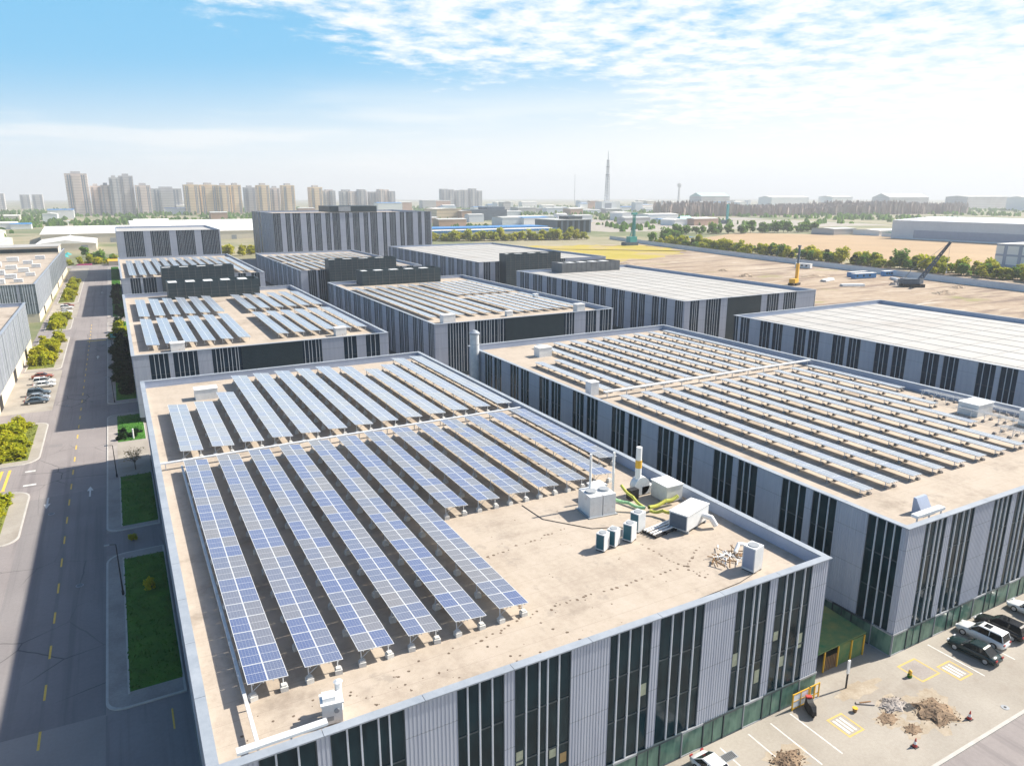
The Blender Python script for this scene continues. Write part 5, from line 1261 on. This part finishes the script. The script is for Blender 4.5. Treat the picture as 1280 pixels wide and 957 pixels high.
# lattice tower with its building, masts, control tower
t = thing('lattice_tower', 'tall steel lattice tower rising from a white block on the horizon', 'tower', (1207, 1662, 0))
b = MB(); lattice(b, (0,0,30), (0,0,100), 9.5, 6.5, 9, 1.0); lattice(b, (0,0,100), (0,0,140), 5.5, 4, 7, .8); b.build('lattice', M['galv'], t)
b = MB(); b.tube((0,0,140),(0,0,163),1.2,.6,6); b.build('antenna', M['steel'], t)
b = MB()
for z in (100,121,138): b.tube((0,0,z),(0,0,z+1.6),6.2-(z-100)*.06,n=12)
b.build('platform', M['grey_metal'], t)
b = MB(); b.box(-28,-16,0,34,16,30); b.build('base_block', M['white_metal'], t)
b = MB(); b.box(-18,-16.4,6,4,-16,26); b.build('window', M['tower_glass'], t)
t = thing('radio_mast', 'slim guyed mast left of the lattice tower', 'mast', (2374, 3587, 0)); b = MB(); b.tube((0,0,0),(0,0,165),2.0,1.2,6); b.build('pole', M['grey_metal'], t); b = MB(); b.tube((0,0,70),(0,0,73),3.5,n=6); b.build('platform', M['grey_metal'], t)
t = thing('control_tower', 'slim control tower with wider head on the right horizon', 'tower', (2904, 3297, 0)); b = MB(); b.tube((0,0,0),(0,0,92),8,5,12); b.build('shaft', M['tower_grey'], t)
b = MB(); b.tube((0,0,92),(0,0,108),8,13,12); b.tube((0,0,108),(0,0,116),13,10,12); b.build('head', M['tower_grey'], t); b = MB(); b.tube((0,0,116),(0,0,130),1,.4,6); b.build('antenna', M['steel'], t)
t = thing('street_lamp', 'tall pale flood light mast before the tallest pale tower', 'light mast', (-36, 805, 0)); b = MB(); b.tube((0,0,0),(0,0,22),.5,.25,6); b.build('pole', M['white_paint'], t); b = MB(); b.cbox(0,0,22.3,3,1,.8); b.build('lamp_head', M['white_paint'], t)
# halls on the right horizon
def hall(label, x, y, w_, dp, h, mat, roof, ridge=3): shed(label, x-w_/2, y-dp/2, x+w_/2, y+dp/2, h, mat, roof, ridge, name='hall')
hall('teal domed hall on the right horizon', 1840, 1930, 130, 60, 44, 'tower_grey', 'pale_teal', 12)
hall('long white hall right of the teal domed hall', 2130, 1860, 190, 60, 40, 'white_paint', 'pale_roof', 5)
hall('grey terminal hall with raised centre on the right horizon', 2560, 1700, 230, 70, 40, 'tower_grey', 'grey_roof', 14)
hall('white hall between the long hall and the terminal hall', 2330, 1800, 110, 60, 42, 'white_paint', 'pale_roof', 4)
hall('grey hall behind the bare wood at the right', 2800, 1560, 260, 80, 42, 'tower_grey', 'grey_roof', 4)
hall('pale pair of blocks above the big grey warehouse', 2560, 1270, 130, 60, 40, 'white_paint', 'pale_roof', 4)
hall('blue grey hall at the right edge of the horizon', 2780, 1230, 220, 80, 46, 'blue_grey', 'grey_roof', 6)
# scattered low town in the middle distance
r = random.Random(12); pal = [('white_paint','pale_roof','white'),('cream','pale_roof','cream'),('grey_wall','grey_roof','grey'),('white_paint','blue','blue roofed'),('brick_wall','grey_roof','brick'),('tower_grey','grey_roof','grey')]
n = 0
for i in range(400):
    if n >= 90: break
    y = r.uniform(850, 2600); x = y*r.uniform(.32, 1.05)+r.uniform(-60,60)
    if y < 1500 and x > 900 : continue
    if abs(x-632) < 90 and abs(y-1275) < 70 or x < 300: continue
    w_, dp = r.uniform(18,70), r.uniform(14,40); h = r.uniform(5,16) if y < 1700 else r.uniform(8,30); m_ = r.choice(pal)
    shed('%s low building in the hazy town beyond the factories' % m_[2], x-w_/2, y-dp/2, x+w_/2, y+dp/2, h, m_[0], m_[1], 1.5, 'low %s buildings in the hazy town' % m_[2], name='town_building'); n += 1
n = 0
for i in range(200):
    if n >= 30: break
    y = r.uniform(1050, 2300); x = r.uniform(-500, .3*y)
    if -70 < x < 250 and y < 1200: continue
    w_, dp = r.uniform(20,60), r.uniform(14,40); m_ = r.choice(pal)
    shed('%s low building before the apartment towers' % m_[2], x-w_/2, y-dp/2, x+w_/2, y+dp/2, r.uniform(6,22), m_[0], m_[1], 1.5, 'low %s buildings before the towers' % m_[2], name='town_building'); n += 1
# pale yards beyond the trees
sheet('far_yard', [(560,760),(1100,740),(1150,1000),(560,1060)], .02, M['paving'])
sheet('far_yard', [(640,1080),(1150,1030),(1200,1150),(640,1200)], .02, M['sidewalk'])
sheet('blue_tarp', rect(556,618,572,632), .5, M['blue'])
